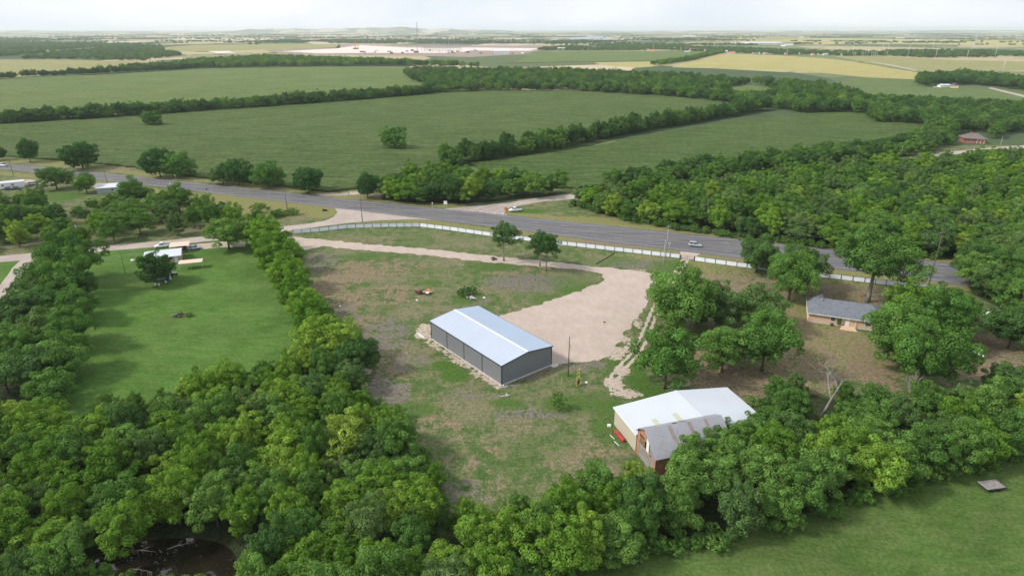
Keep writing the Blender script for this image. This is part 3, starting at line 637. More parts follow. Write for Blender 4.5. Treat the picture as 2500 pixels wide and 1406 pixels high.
def plant():
    Lb = {'bright': 'bright green tree in the pond wood', 'mid': 'mid green tree in the pond wood', 'grey': 'grey-green tree in the pond wood', 'dark': 'deep green tree in the pond wood', 'broad': 'wide spreading tree in the pond wood'}
    n = wood([(-120, 985, 7), (0, 960, 7), (140, 990, 6), (250, 958, 7), (400, 917, 7), (560, 874, 7), (690, 852, 7), (780, 850, 5), (900, 935, 2), (960, 990, 3), (1020, 1080, 4), (1070, 1150, 4), (1085, 1212, 7), (1200, 1195, 7), (1350, 1175, 7), (1440, 1160, 6), (1560, 1155, 3), (1560, 1360, 0), (1390, 1395, 0), (1300, 1500, 0), (700, 1540, 0), (-150, 1540, 0)],
         4.2, (5.5, 10.5), (5.5, 9.0), [('bright', 7), ('mid', 4), ('grey', 1.2), ('dark', .4)], 11, Lb, 'trees of the pond wood')
    print('pond wood', n)
    Lw = {'bright': 'light green tree in the barn wood', 'mid': 'plain green tree in the barn wood', 'grey': 'dull olive tree in the barn wood', 'dark': 'dark green tree in the barn wood'}
    n = wood([(1560, 1155, 3), (1620, 1120, 6), (1700, 1075, 7), (1790, 1055, 7), (1870, 1030, 6), (1860, 960, 6), (1900, 905, 7), (1990, 885, 7), (2060, 900, 7), (2150, 948, 7), (2220, 960, 7), (2320, 950, 7), (2400, 935, 7), (2480, 890, 7), (2700, 850, 7), (2750, 1060, 0), (2500, 1100, 0), (2380, 1142, 0), (2200, 1190, 0), (2080, 1228, 0), (1900, 1285, 0), (1700, 1335, 0), (1560, 1360, 0)],
         4.9, (7.0, 10.5), (6.5, 9.5), [('mid', 5), ('bright', 2.2), ('grey', 2), ('dark', 1.6)], 12, Lw, 'trees of the wood by the white roofed building')
    print('barn wood', n)
    for (x, y, a, b, l) in [(1745, 1120, 105, 85, 'tree hiding the right end of the old gambrel barn'), (1815, 1105, 100, 85, 'tree hiding the front wall below the white roof'), (1865, 1075, 90, 80, 'tree at the right front corner of the white roof'), (1690, 1150, 100, 90, 'tree pressed against the side wall of the old gambrel barn')]: tree_px(x, y, a, b, 'mid', l)
    # row between the lawn and the yard
    g = 'trees in the row between the lawn and the bare yard'
    row = [(560, 608, 100, 72), (632, 600, 70, 70), (655, 618, 82, 85), (682, 640, 75, 75), (668, 668, 80, 80), (706, 668, 80, 78), (700, 705, 85, 80), (728, 712, 70, 72), (726, 752, 88, 84), (748, 780, 80, 74), (764, 815, 95, 88), (800, 850, 95, 82), (778, 870, 110, 95), (845, 880, 100, 92), (880, 912, 100, 95)]
    for i, (x, y, a, b) in enumerate(row):
        if i == 0: tree_px(x, y, a, b, 'mid', 'round green tree at the end of the dirt driveway beside the gravel side road')
        elif i == 14: tree_px(x, y, a, b, 'dark', 'dark tree leaning over pale stones at the lower end of the row beside the yard')
        else: tree_px(x, y, a, b, 'bright', 'rounded bright green tree in the row between lawn and yard', g, (.95, 1.0, .9))
    # big trees left of the lawn
    for (x, y, a, b, k, l) in [(185, 690, 128, 112, 'broad', 'big spreading tree by the side road, first in the row left of the lawn'), (165, 735, 135, 105, 'broad', 'second big spreading tree left of the lawn, below the pole with a transformer'), (80, 790, 130, 90, 'grey', 'grey-green tree next to the far left driveway'), (175, 785, 125, 82, 'broad', 'low spreading tree reaching over the left lawn edge'),
                              (40, 812, 110, 80, 'grey', 'grey-green tree at the left picture edge beside the driveway'), (120, 850, 125, 95, 'grey', 'broad grey-green tree halfway down the left lawn edge'), (185, 850, 110, 95, 'broad', 'dark spreading tree halfway down the left lawn edge'), (60, 890, 120, 90, 'mid', 'green tree behind the parked white vehicle at the left edge'),
                              (165, 915, 125, 100, 'broad', 'spreading tree at the lower left lawn corner'), (90, 950, 125, 100, 'grey', 'grey-green tree below the lower left lawn corner'), (20, 960, 120, 95, 'mid', 'green tree at the left picture edge below the parked vehicle'), (140, 985, 110, 85, 'mid', 'green tree where the left row meets the pond wood'), (205, 730, 70, 60, 'dark', 'small dark tree hanging over the lawn between two big ones')]:
        tree_px(x, y, a, b, k, l, None, (.85, .92, .9))
    WOOD_FLOORS.append([(p.x, p.y) for p in (G(*q) for q in [(60, 780), (200, 690), (210, 800), (190, 900), (170, 1000), (-60, 1000), (-60, 830)])])
    # yard and ranch house trees
    for (x, y, a, b, k, l) in [(1230, 637, 72, 92, 'vase', 'slender tree on a tall trunk, left of the pair by the gravel drive'), (1318, 650, 66, 84, 'vase', 'rear tree of the right-hand pair beside the gravel drive'), (1333, 662, 74, 92, 'vase', 'front tree of the right-hand pair beside the gravel drive'),
                               (1650, 812, 175, 150, 'broad', 'big dark pecan-like tree at the edge of the gravel lot'), (1765, 805, 120, 105, 'grey', 'dull grey-green tree right of the big tree by the gravel lot'), (1850, 805, 130, 105, 'grey', 'dull grey-green tree left of the ranch house'), (1846, 664, 95, 82, 'dark', 'compact dark tree just inside the white fence'),
                               (1925, 735, 120, 118, 'broad', 'tall tree with low branches left of the ranch house near the fence'), (1950, 700, 100, 100, 'dark', 'tree close behind the low-branched one near the fence'), (2118, 737, 180, 165, 'tall', 'tallest tree with a bare forked trunk behind the ranch house'), (1622, 948, 150, 148, 'mid', 'round tree beside the wheel tracks above the white roofed building'),
                               (1762, 908, 125, 118, 'mid', 'tree with a visible trunk above the white roof'), (1860, 905, 150, 140, 'broad', 'broad tree between the grey-green trees and the white roof'), (1700, 790, 90, 80, 'dark', 'low dark tree tucked between the lot tree and the grey-green trees'),
                               (2180, 880, 150, 140, 'broad', 'broad tree covering the right end of the ranch house'), (2270, 850, 150, 130, 'mid', 'tree right of the ranch house, behind the broad one'), (2240, 945, 160, 150, 'broad', 'broad tree between the ranch yard and the white gas tank'), (2318, 805, 112, 100, 'mid', 'tree left of the small pale shed'), (2215, 790, 130, 100, 'bright', 'lighter tree beside the tall forked tree'),
                               (2462, 850, 115, 105, 'dark', 'leaning dark tree over the white gas tank'), (2482, 775, 115, 100, 'mid', 'tree behind the small pale shed at the right edge')]:
        tree_px(x, y, a, b, k, l, None, (.9, .97, .92) if k in ('broad', 'mid') else None)
    tree_px(1361, 1000, 44, 46, 'shrub', 'small round bush standing alone in the yard', name='bush')
    g = 'trees at the right picture edge beyond the ranch house'
    pts, P = scatter([(2345, 650, 3), (2400, 630, 3), (2700, 640, 3), (2700, 850, 0), (2520, 840, 0), (2430, 750, 0), (2360, 715, 0)], 7.5, (9, 12), (9, 12), [('mid', 2), ('dark', 1)], 21); WOOD_FLOORS.append(P)
    for x, y, wd, h, k in pts: tree((x, y, 0), wd, h, k, 'full green tree in the clump at the right edge, between highway and ranch house', g)
    # along the highway and in the big field
    for (x, y, a, b, k, l) in [(75, 396, 50, 54, 'bushy', 'upright tree on the field edge, leftmost beyond the highway'), (203, 412, 88, 60, 'bushy', 'round bushy tree on the field edge, second from the left beyond the highway'), (392, 432, 76, 66, 'bushy', 'left tree of the touching pair beyond the highway'), (440, 434, 72, 58, 'bushy', 'right tree of the touching pair beyond the highway'),
                               (545, 449, 64, 40, 'grey', 'low grey shrub-like tree beyond the highway'), (585, 453, 76, 62, 'bushy', 'dark tree right of the low grey one beyond the highway'), (657, 459, 82, 60, 'bushy', 'wide tree beyond the highway, sixth along the field edge'), (755, 472, 82, 60, 'bushy', 'bushy tree by the pale field entrance beyond the highway'),
                               (898, 484, 60, 60, 'bushy', 'upright dark tree right of the pale field entrance'), (373, 307, 50, 34, 'bushy', 'lone bushy tree in the left of the big green field'), (962, 364, 70, 52, 'bushy', 'lone leafy tree in the middle of the big green field'), (-5, 392, 40, 34, 'bushy', 'tree cut off by the left picture edge beyond the highway')]:
        tree_px(x, y, a, b, k, l, None, (.8, .9, .9))
    # scrub left of the junction
    Ls = {'mid': 'green tree in the loose scrub between highway and side road', 'bright': 'light green tree in the loose scrub between highway and side road', 'grey': 'grey-green tree in the loose scrub between highway and side road', 'vase': 'tree with bare pale stems in the scrub along the side road', 'bushy': 'low bushy tree in the loose scrub between highway and side road'}
    pts, P = scatter([(-120, 520, 0), (20, 505, 0), (80, 492, 0), (200, 500, 0), (330, 480, 0), (420, 492, 0), (478, 500, 0), (480, 530, 0), (560, 530, 0), (640, 535, 0), (660, 548, 0), (500, 571, 0), (240, 596, 0), (0, 616, 0), (-200, 632, 0)], 8.0, (7, 10.5), (7, 11), [('mid', 4), ('bright', 2), ('grey', 2), ('vase', 2), ('bushy', 2)], 31)
    for x, y, wd, h, k in pts: tree((x, y, 0), wd, h, k, Ls[k], 'trees of the scrub between highway and side road')
    print('scrub', len(pts))
    for (x, y, a, b, l) in [(140, 462, 75, 52, 'round tree between the parked vehicles and the highway at the left'), (212, 470, 50, 45, 'small tree in front of the blue-trimmed house at the left'), (330, 505, 80, 60, 'large round tree right of the blue-trimmed house'), (440, 520, 70, 62, 'large tree nearest the highway in the left scrub')]: tree_px(x, y, a, b, 'mid', l)
    for (x, y, a, b) in [(690, 527, 46, 13), (716, 524, 34, 16), (672, 531, 40, 18), (655, 514, 14, 9), (684, 517, 10, 8), (628, 520, 40, 22), (640, 508, 26, 12)]: tree_px(x, y, a, b, 'shrub', 'low weedy bush on the grass verge left of the junction', 'bushes on the left verge', name='bush')
    print('single trees', NTREE)
    # masses that read as one
    wood_stuff('woodland', 'clump of dense trees beyond the road junction', 'wood', [(925, 490, 0), (1000, 496, 0), (1100, 500, 0), (1200, 495, 0), (1330, 482, 0), (1410, 468, 0), (1330, 470, 0), (1200, 457, 0), (1100, 446, 0), (1000, 452, 0), (930, 472, 0)], 6.5, (7.5, 12.5), (8, 12), [('mid', 4), ('dark', 2), ('bright', 2)], 41)
    wood_stuff('woodland', 'big dense wood between the highway and the pale side road at the right', 'wood', [(1388, 496, 0), (1460, 523, 0), (1560, 542, 0), (1660, 557, 0), (1800, 579, 0), (2000, 600, 0), (2200, 620, 0), (2310, 634, 0), (2750, 690, 0), (2750, 398, 0), (2500, 408, 0), (2390, 402, 0), (2250, 414, 0), (2100, 429, 0), (1900, 448, 0), (1760, 465, 0), (1640, 482, 0), (1500, 493, 0), (1430, 494, 0)], 5.8, (6.5, 12), (7, 11.5), [('mid', 5), ('grey', 3), ('bright', 3.5), ('dark', .5)], 42)
    wood_stuff('hedgerow', 'dark tree line between the two nearer crop fields', 'hedge', strip([(1088, 404), (1200, 387), (1350, 363), (1500, 330), (1700, 296), (1860, 268)], 10), 5.5, (7, 14.5), (7, 12), [('dark', 4), ('bushy', 2), ('mid', 1)], 43)
    wood_stuff('hedgerow', 'dark tree line along the far edge of the big crop field', 'hedge', strip([(-400, 330), (0, 302), (300, 285), (600, 264), (900, 242), (1050, 229)], 18), 6.0, (8, 13), (9, 13), [('dark', 4), ('bushy', 1), ('mid', 1)], 44)
    wood_stuff('hedgerow', 'tree line beside the pale side road along the right-hand crop field', 'hedge', strip([(1500, 463), (1640, 446), (1760, 428), (1900, 408), (2060, 390), (2200, 376)], 16), 6.0, (7, 11), (8, 11), [('dark', 3), ('mid', 2)], 45)
    wood_stuff('woodland', 'wide dark wood behind the crop fields', 'wood', [(1030, 230, 0), (1200, 223, 0), (1400, 224, 0), (1600, 235, 0), (1750, 249, 0), (1860, 263, 0), (1980, 277, 0), (2105, 278, 0), (2105, 255, 0), (2060, 230, 0), (2000, 216, 0), (1900, 203, 4), (1700, 186, 6), (1500, 173, 8), (1300, 168, 8), (1150, 168, 8), (1040, 166, 8), (990, 182, 0), (1010, 200, 0), (1060, 210, 0)], 8.5, (8, 13), (9, 13), [('dark', 4), ('mid', 3), ('grey', 1), ('bright', .8)], 46, floor=False)
    wood_stuff('woodland', 'wood around the small brick house at the right', 'wood', [(2105, 278, 0), (2135, 302, 0), (2240, 306, 0), (2290, 320, 0), (2230, 348, 0), (2160, 374, 0), (2230, 382, 0), (2320, 365, 0), (2330, 350, 0), (2420, 345, 0), (2450, 325, 0), (2560, 310, 0), (2560, 265, 0), (2400, 252, 0), (2300, 250, 0), (2200, 246, 0), (2110, 248, 0)], 8.0, (8, 12), (9, 12), [('dark', 4), ('mid', 3), ('grey', 1)], 47, floor=False)
    wood_stuff('woodland', 'green wood behind the left crop field', 'wood', [(240, 178, 0), (480, 168, 0), (700, 164, 0), (985, 162, 0), (1080, 165, 0), (1200, 166, 0), (1180, 156, 8), (1000, 148, 8), (850, 143, 8), (650, 136, 8), (470, 146, 8), (400, 160, 4)], 11, (10, 14), (11, 14), [('mid', 4), ('bright', 3), ('dark', 1)], 48, floor=False, chk=False)
    wood_stuff('hedgerow', 'tree line in front of the pale left hayfield', 'hedge', strip([(-200, 202), (0, 194), (85, 189)], 16) , 10, (9, 13), (12, 16), [('dark', 1)], 49, floor=False, chk=False)
    wood_stuff('hedgerow', 'tree line climbing right from the pale left hayfield', 'hedge', strip([(98, 188), (180, 185), (300, 178), (480, 169)], 16), 9, (9, 13), (12, 16), [('dark', 1)], 50, floor=False, chk=False)
    wood_stuff('woodland', 'hazy far wood at the upper left', 'wood', [(-300, 150, 0), (0, 146, 0), (180, 146, 0), (400, 152, 0), (480, 145, 0), (400, 128, 0), (395, 116, 0), (300, 112, 0), (160, 108, 0), (0, 103, 0), (-300, 108, 0)], 22, (9, 13), (14, 22), [('mid', 3), ('grey', 2)], 51, floor=False, chk=False, gap=-.4)
    wood_stuff('hedgerow', 'far tree belt crossing the plain', 'hedge', [(620, 104, 0), (700, 100, 0), (1000, 99, 0), (1300, 107, 0), (1420, 100, 0), (1500, 104, 0), (1400, 108, 0), (1000, 108, 0), (680, 106, 0)], 22, (9, 12), (14, 22), [('dark', 3), ('grey', 2)], 52, floor=False, chk=False, gap=-.45)
    wood_stuff('hedgerow', 'tree belt behind the yellow field at the right', 'hedge', [(1310, 124, 0), (1600, 125, 0), (1720, 128, 0), (1900, 134, 0), (2080, 140, 0), (2100, 130, 0), (1900, 124, 0), (1700, 114, 0), (1450, 112, 0), (1330, 118, 0)], 18, (7, 10), (11, 17), [('mid', 2), ('grey', 2)], 53, floor=False, chk=False, gap=-.45)
    wood_stuff('hedgerow', 'tree belt below the transmission poles', 'hedge', [(2060, 137, 0), (2140, 137, 0), (2260, 142, 0), (2500, 141, 0), (2700, 142, 0), (2700, 132, 0), (2480, 127, 0), (2200, 126, 0), (2080, 128, 0)], 16, (7, 10), (12, 17), [('mid', 2), ('dark', 2)], 54, floor=False, chk=False, gap=-.45)
    wood_stuff('hedgerow', 'slanting tree line beside the yellow field', 'hedge', strip([(1600, 160), (1680, 148), (1720, 138), (1760, 130)], 26), 11, (8, 11), (10, 14), [('mid', 2), ('bright', 1)], 55, floor=False, chk=False)
    wood_stuff('woodland', 'dark farm trees around the hidden farm at the upper right', 'wood', [(2235, 205, 0), (2250, 196, 0), (2340, 188, 0), (2430, 192, 0), (2500, 205, 0), (2600, 215, 0), (2600, 228, 0), (2500, 222, 0), (2440, 214, 0), (2380, 208, 0), (2330, 208, 0), (2260, 212, 0)], 11, (10, 14), (12, 16), [('dark', 3), ('mid', 1)], 56, floor=False, chk=False)
    r = random.Random(5); pts = []                                    # the plain out to the horizon: belts and clumps
    for _ in range(420):
        D = 2300 * math.exp(r.uniform(0, 1.75)); xx = r.uniform(-1, 1) * D * .95; a = r.uniform(-.25, .25); Ln = r.uniform(80, 700); wdt = r.choice([18, 25, 60, 150])
        sx, sy, _ = PX((xx, D, 0))
        if 108 < sy < 140 and 620 < sx < 1340: continue
        if sy > 118 and (sx < 500 or 1250 < sx): continue
        if sy > 112: continue
        for _ in range(int(Ln * wdt / 1100)):
            t = r.uniform(-.5, .5) * Ln; u = r.gauss(0, .4) * wdt; pts.append((xx + t * math.cos(a) - u * math.sin(a), D + t * math.sin(a) + u * math.cos(a), r.uniform(12, 22), r.uniform(6, 10), r.choice(['mid', 'dark', 'grey'])))
    print('plain', len(pts)); STUFF.append(('far_trees', 'hazy belts and clumps of trees on the plain towards the horizon', 'trees', pts))
    r = random.Random(9); pts = []                                    # undergrowth along wood edges
    for poly in WOOD_FLOORS[:2] + [[(p.x, p.y) for p in (G(*q) for q in [(1395, 500), (1560, 545), (1800, 582), (2000, 603), (2310, 636)])]]:
        for (ax, ay), (bx, by) in zip(poly, poly[1:]):
            L = math.hypot(bx - ax, by - ay)
            for _ in range(int(L / .7)):
                t = r.random(); x, y = ax + (bx - ax) * t + r.gauss(0, 1.1), ay + (by - ay) * t + r.gauss(0, 1.1); s = r.uniform(1.3, 3.8)
                if not offscreen((x, y), 2) and not blocked((x, y), s, s * .8): pts.append((x, y, s, s * r.uniform(.6, .95), 'shrub'))
    print('undergrowth', len(pts)); STUFF.append(('undergrowth', 'low leafy undergrowth along the edges of the woods', 'undergrowth', pts))
    build_stuff()
# ------------------------------------------------------------------ building materials
def metal_sheet(name, col, rough=.45, metal=.0, var=.06, spec=.5, stain=.0):
    m, t, o = newmat(name); q = T(t)
    n = q.noise(.25, 4, .6); f = q.noise(2.5, 4, .7); st = q.noise(.9, 5, .7, q.pos((1, 1, .25)))
    c = q.mix(n, tuple(x * (1 - var) for x in col), tuple(min(1, x * (1 + var)) for x in col))
    c = q.mix(q.step(f, .35, .8, 0, .25), c, tuple(x * .86 for x in col))
    if stain: c = q.mix(q.step(st, .52, .72, 0, stain), c, (.20, .11, .06))
    q.bsdf(o, c, rough, metal, None, spec)
metal_sheet('roof_galv', (.50, .55, .64), .5, .15, .09); metal_sheet('roof_galv_shade', (.43, .51, .62), .5, .15, .09)  # second copy: slope turned from the sun, shade put into its colour
metal_sheet('wall_charcoal', (.20, .207, .228), .5); metal_sheet('trim_black', (.035, .037, .042), .5); metal_sheet('trim_white', (.78, .79, .8), .5)
metal_sheet('roof_white', (.53, .56, .61), .55, 0, .07); metal_sheet('wall_beige', (.50, .45, .36), .6); metal_sheet('skylight', (.42, .44, .32), .5)
metal_sheet('roof_old', (.33, .33, .36), .5, .3, .15, stain=.35); metal_sheet('roof_rust', (.25, .20, .18), .8, 0, .35, stain=.8)
plain('concrete', (.48, .46, .43), .9, bump=.2); plain('tile_orange', (.40, .20, .13), .8, var=.3, scale=2); plain('board_weathered', (.26, .235, .225), .85, var=.25, scale=1.2, bump=.3)
plain('wood_dark', (.06, .045, .035), .9); plain('wood_tan', (.34, .22, .12), .85, var=.25); plain('dark_inside', (.012, .011, .012), .9); plain('white_paint', (.72, .72, .70), .6, var=.1)
plain('brick_tan', (.62, .44, .31), .85, var=.12, scale=6); plain('brick_red', (.36, .13, .09), .85, var=.2, scale=6); plain('fascia', (.74, .72, .68), .6)
ramped('shingle', [(.3, (.13, .14, .165)), (.6, (.175, .187, .215)), (.8, (.21, .22, .24))], 1.2, .9, 7, .3, .3); ramped('shingle_brown', [(.3, (.14, .11, .105)), (.7, (.2, .165, .155))], 1.2, .9, 7, .3, .3)
m, t, o = newmat('glass_dark'); q = T(t); q.bsdf(o, (.02, .024, .028), .08, 0, None, .6)
plain('fence_panel', (.84, .87, .94), .5, var=.06, scale=.8); plain('fence_frame', (.03, .03, .034), .6); plain('pole_wood', (.13, .10, .08), .9, var=.3, scale=3); plain('pole_grey', (.33, .31, .29), .85, var=.2, scale=3)
plain('steel_pale', (.55, .56, .57), .5, .2); plain('tan_metal', (.62, .48, .38), .6, var=.08); plain('teal_paint', (.03, .085, .10), .6); plain('yellow_paint', (.62, .42, .05), .55, var=.2); plain('orange_paint', (.5, .16, .05), .6, var=.2); plain('red_paint', (.38, .045, .04), .55, var=.2)
plain('maroon_scrap', (.11, .03, .03), .7, var=.4, scale=4); plain('tyre', (.02, .02, .02), .9); plain('rim', (.45, .45, .46), .35, .7); plain('lamp', (.8, .8, .78), .2); plain('tail_lamp', (.4, .02, .02), .3)
plain('car_white', (.75, .76, .77), .3, 0, .03, spec=.6); plain('car_silver', (.42, .46, .50), .3, .4, .04, spec=.6); plain('car_dark', (.05, .07, .09), .3, .3, .04, spec=.6); plain('sign_orange', (.85, .16, .02), .6, 0, .05); plain('crane_red', (.65, .12, .07), .6)

def panel_strip(mb, a, b, z0, z1, n_out, pitch, depth):
    """ribbed metal sheet standing between two ground points"""
    a, b = Vector(a), Vector(b); L = (b - a).length; d = (b - a) / L; k = max(1, round(L / pitch)); w_ = L / k; prof = []
    for i in range(k):
        s = i * w_; prof += [(s, 0), (s + w_ * .62, 0), (s + w_ * .72, depth), (s + w_ * .88, depth), (s + w_ * .98, 0)]
    prof.append((L, 0)); base = len(mb.v)
    for s, o_ in prof:
        p = a + d * s + Vector(n_out) * o_; zt = z1(s) if callable(z1) else z1
        mb.v += [Vector((p.x, p.y, z0)), Vector((p.x, p.y, zt))]
    for i in range(len(prof) - 1): q = base + i * 2; mb.f.append((q, q + 2, q + 3, q + 1))
    return mb
def roof_sheet(mb, e0, e1, r0, r1, pitch, depth, th=.06):
    """ribbed roof slope between an eave line e0-e1 and a ridge line r0-r1"""
    e0, e1, r0, r1 = map(Vector, (e0, e1, r0, r1)); nr = (e1 - e0).cross(r0 - e0).normalized()
    if nr.z < 0: nr = -nr
    L = (e1 - e0).length; k = max(1, round(L / pitch)); st = []
    for i in range(k): st += [(i / k, 0), ((i + .7) / k, 0), ((i + .76) / k, depth), ((i + .92) / k, depth), ((i + .98) / k, 0)]
    st.append((1, 0)); base = len(mb.v)
    for s, h in st: mb.v += [e0.lerp(e1, s) + nr * h, r0.lerp(r1, s) + nr * h]
    for i in range(len(st) - 1): q = base + 2 * i; mb.f.append((q, q + 2, q + 3, q + 1))
    lo = [p - nr * th for p in (e0, e1, r1, r0)]; mb.slab(lo, .03)
    return mb

# ------------------------------------------------------------------ grey metal barn
def grey_barn():
    f, l, r = G(1225, 940), G(1054, 827), G(1343, 888)
    a = (l - f).normalized(); b = Vector((a.y, -a.x, 0))            # a: long side, away left; b: gable side, right
    if b.dot(r - f) < 0: b = -b
    L, W = (l - f).length, (r - f).length * .99; he, hr = 5.0, 5.95
    root = thing('metal_barn', 'long grey metal barn with a pale blue-grey gable roof and white ridge', 'barn', f, math.atan2(a.y, a.x))
    # local frame: x along the long side, y towards the right gable corner (sign sy)
    sy = 1 if Vector((-a.y, a.x, 0)).dot(b) > 0 else -1
    Y = lambda y: sy * y
    MB().box(-.35, L + .35, min(Y(-.25), Y(W + .45)), max(Y(-.25), Y(W + .45)), -.1, .14).build('concrete_slab', 'concrete', root)
    z0 = .14; bay = L / 4
    for i in range(4):
        mb = MB(); panel_strip(mb, (i * bay + .1, 0, 0), ((i + 1) * bay - .1, 0, 0), z0, he - .1, (0, -sy, 0), .3, .03); mb.build('wall_panel', 'wall_charcoal', root)
    for i in range(4):
        mb = MB(); panel_strip(mb, (i * bay + .1, Y(W), 0), ((i + 1) * bay - .1, Y(W), 0), z0, he - .1, (0, sy, 0), .3, .03); mb.build('wall_panel', 'wall_charcoal', root)
    prof = lambda s: he - .1 + (hr - he) * (1 - abs(s - W / 2) / (W / 2))
    for x, nx in ((0, -1), (L, 1)):
        mb = MB(); panel_strip(mb, (x, 0, 0), (x, Y(W), 0), z0, prof, (nx, 0, 0), .3, .035); mb.build('gable_wall', 'wall_charcoal', root)
    for i in range(5):
        for y, s in ((0, -1), (W, 1)):
            x = min(max(i * bay, .06), L - .06); ya, yb = sorted((Y(y - .02 * s), Y(y + .07 * s)))
            MB().box(x - .1, x + .1, ya, yb, z0, he - .08).build('wall_trim', 'trim_black', root)
    for x in (0, L):
        for y in (0, W): MB().box(x - .09, x + .09, min(Y(y) - .09, Y(y) + .09), Y(y) + .09, z0, he - .12).build('corner_trim', 'trim_black', root)
    ov = .22
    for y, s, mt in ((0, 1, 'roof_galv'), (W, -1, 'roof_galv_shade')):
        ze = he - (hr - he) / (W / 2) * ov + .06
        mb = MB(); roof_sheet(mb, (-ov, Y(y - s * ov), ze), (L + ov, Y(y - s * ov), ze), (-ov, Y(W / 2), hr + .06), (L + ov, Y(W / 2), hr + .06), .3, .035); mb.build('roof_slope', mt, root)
        ya, yb = sorted((Y(y - s * (ov + .02)), Y(y - s * (ov + .12)))); MB().box(-ov - .02, L + ov + .02, ya, yb, ze - .2, ze - .01).build('eave_trim', 'trim_black', root)
        for x in (-ov - .05, L + ov + .01):
            MB().hexa([(x, Y(y - s * ov), ze - .22), (x + .05, Y(y - s * ov), ze - .22), (x + .05, Y(W / 2), hr - .16), (x, Y(W / 2), hr - .16)], [(x, Y(y - s * ov), ze + .02), (x + .05, Y(y - s * ov), ze + .02), (x + .05, Y(W / 2), hr + .08), (x, Y(W / 2), hr + .08)]).build('rake_trim', 'trim_black', root)
    sl = (hr - he) / (W / 2); w_ = .26
    MB().add([(-ov, Y(W / 2 - w_), hr + .12 - sl * w_), (L + ov, Y(W / 2 - w_), hr + .12 - sl * w_), (L + ov, Y(W / 2), hr + .14), (-ov, Y(W / 2), hr + .14), (L + ov, Y(W / 2 + w_), hr + .12 - sl * w_), (-ov, Y(W / 2 + w_), hr + .12 - sl * w_)], [(0, 1, 2, 3), (3, 2, 4, 5)]).build('ridge_cap', 'trim_white', root)
    for dx, dy in ((.2, -.22), (-.2, .35)): MB().tube([(dx, Y(dy), .1), (dx - .25, Y(dy - .2), .25), (dx - .5, Y(dy - .4), .16)], .08, 6).build('downspout', 'trim_white', root)
    MB().box(-1.4, -.3, min(Y(W - .6), Y(W + 1.2)), max(Y(W - .6), Y(W + 1.2)), 0, .1).build('threshold_slab', 'concrete', root)
    base = G(1022, 812)
    tag(MB().tube([G(1018, 812, .08), G(1034, 822, .08)], .09, 6).build('drain_pipe', 'trim_white'), 'white plastic pipe lying in the grass off the far left barn corner', 'pipe', 'pipes by the grey barn')
    tag(MB().tube([G(1022, 818, .08), G(1037, 825, .08)], .08, 6).build('drain_pipe', 'trim_white'), 'shorter white pipe lying against the barn side of the first', 'pipe', 'pipes by the grey barn')

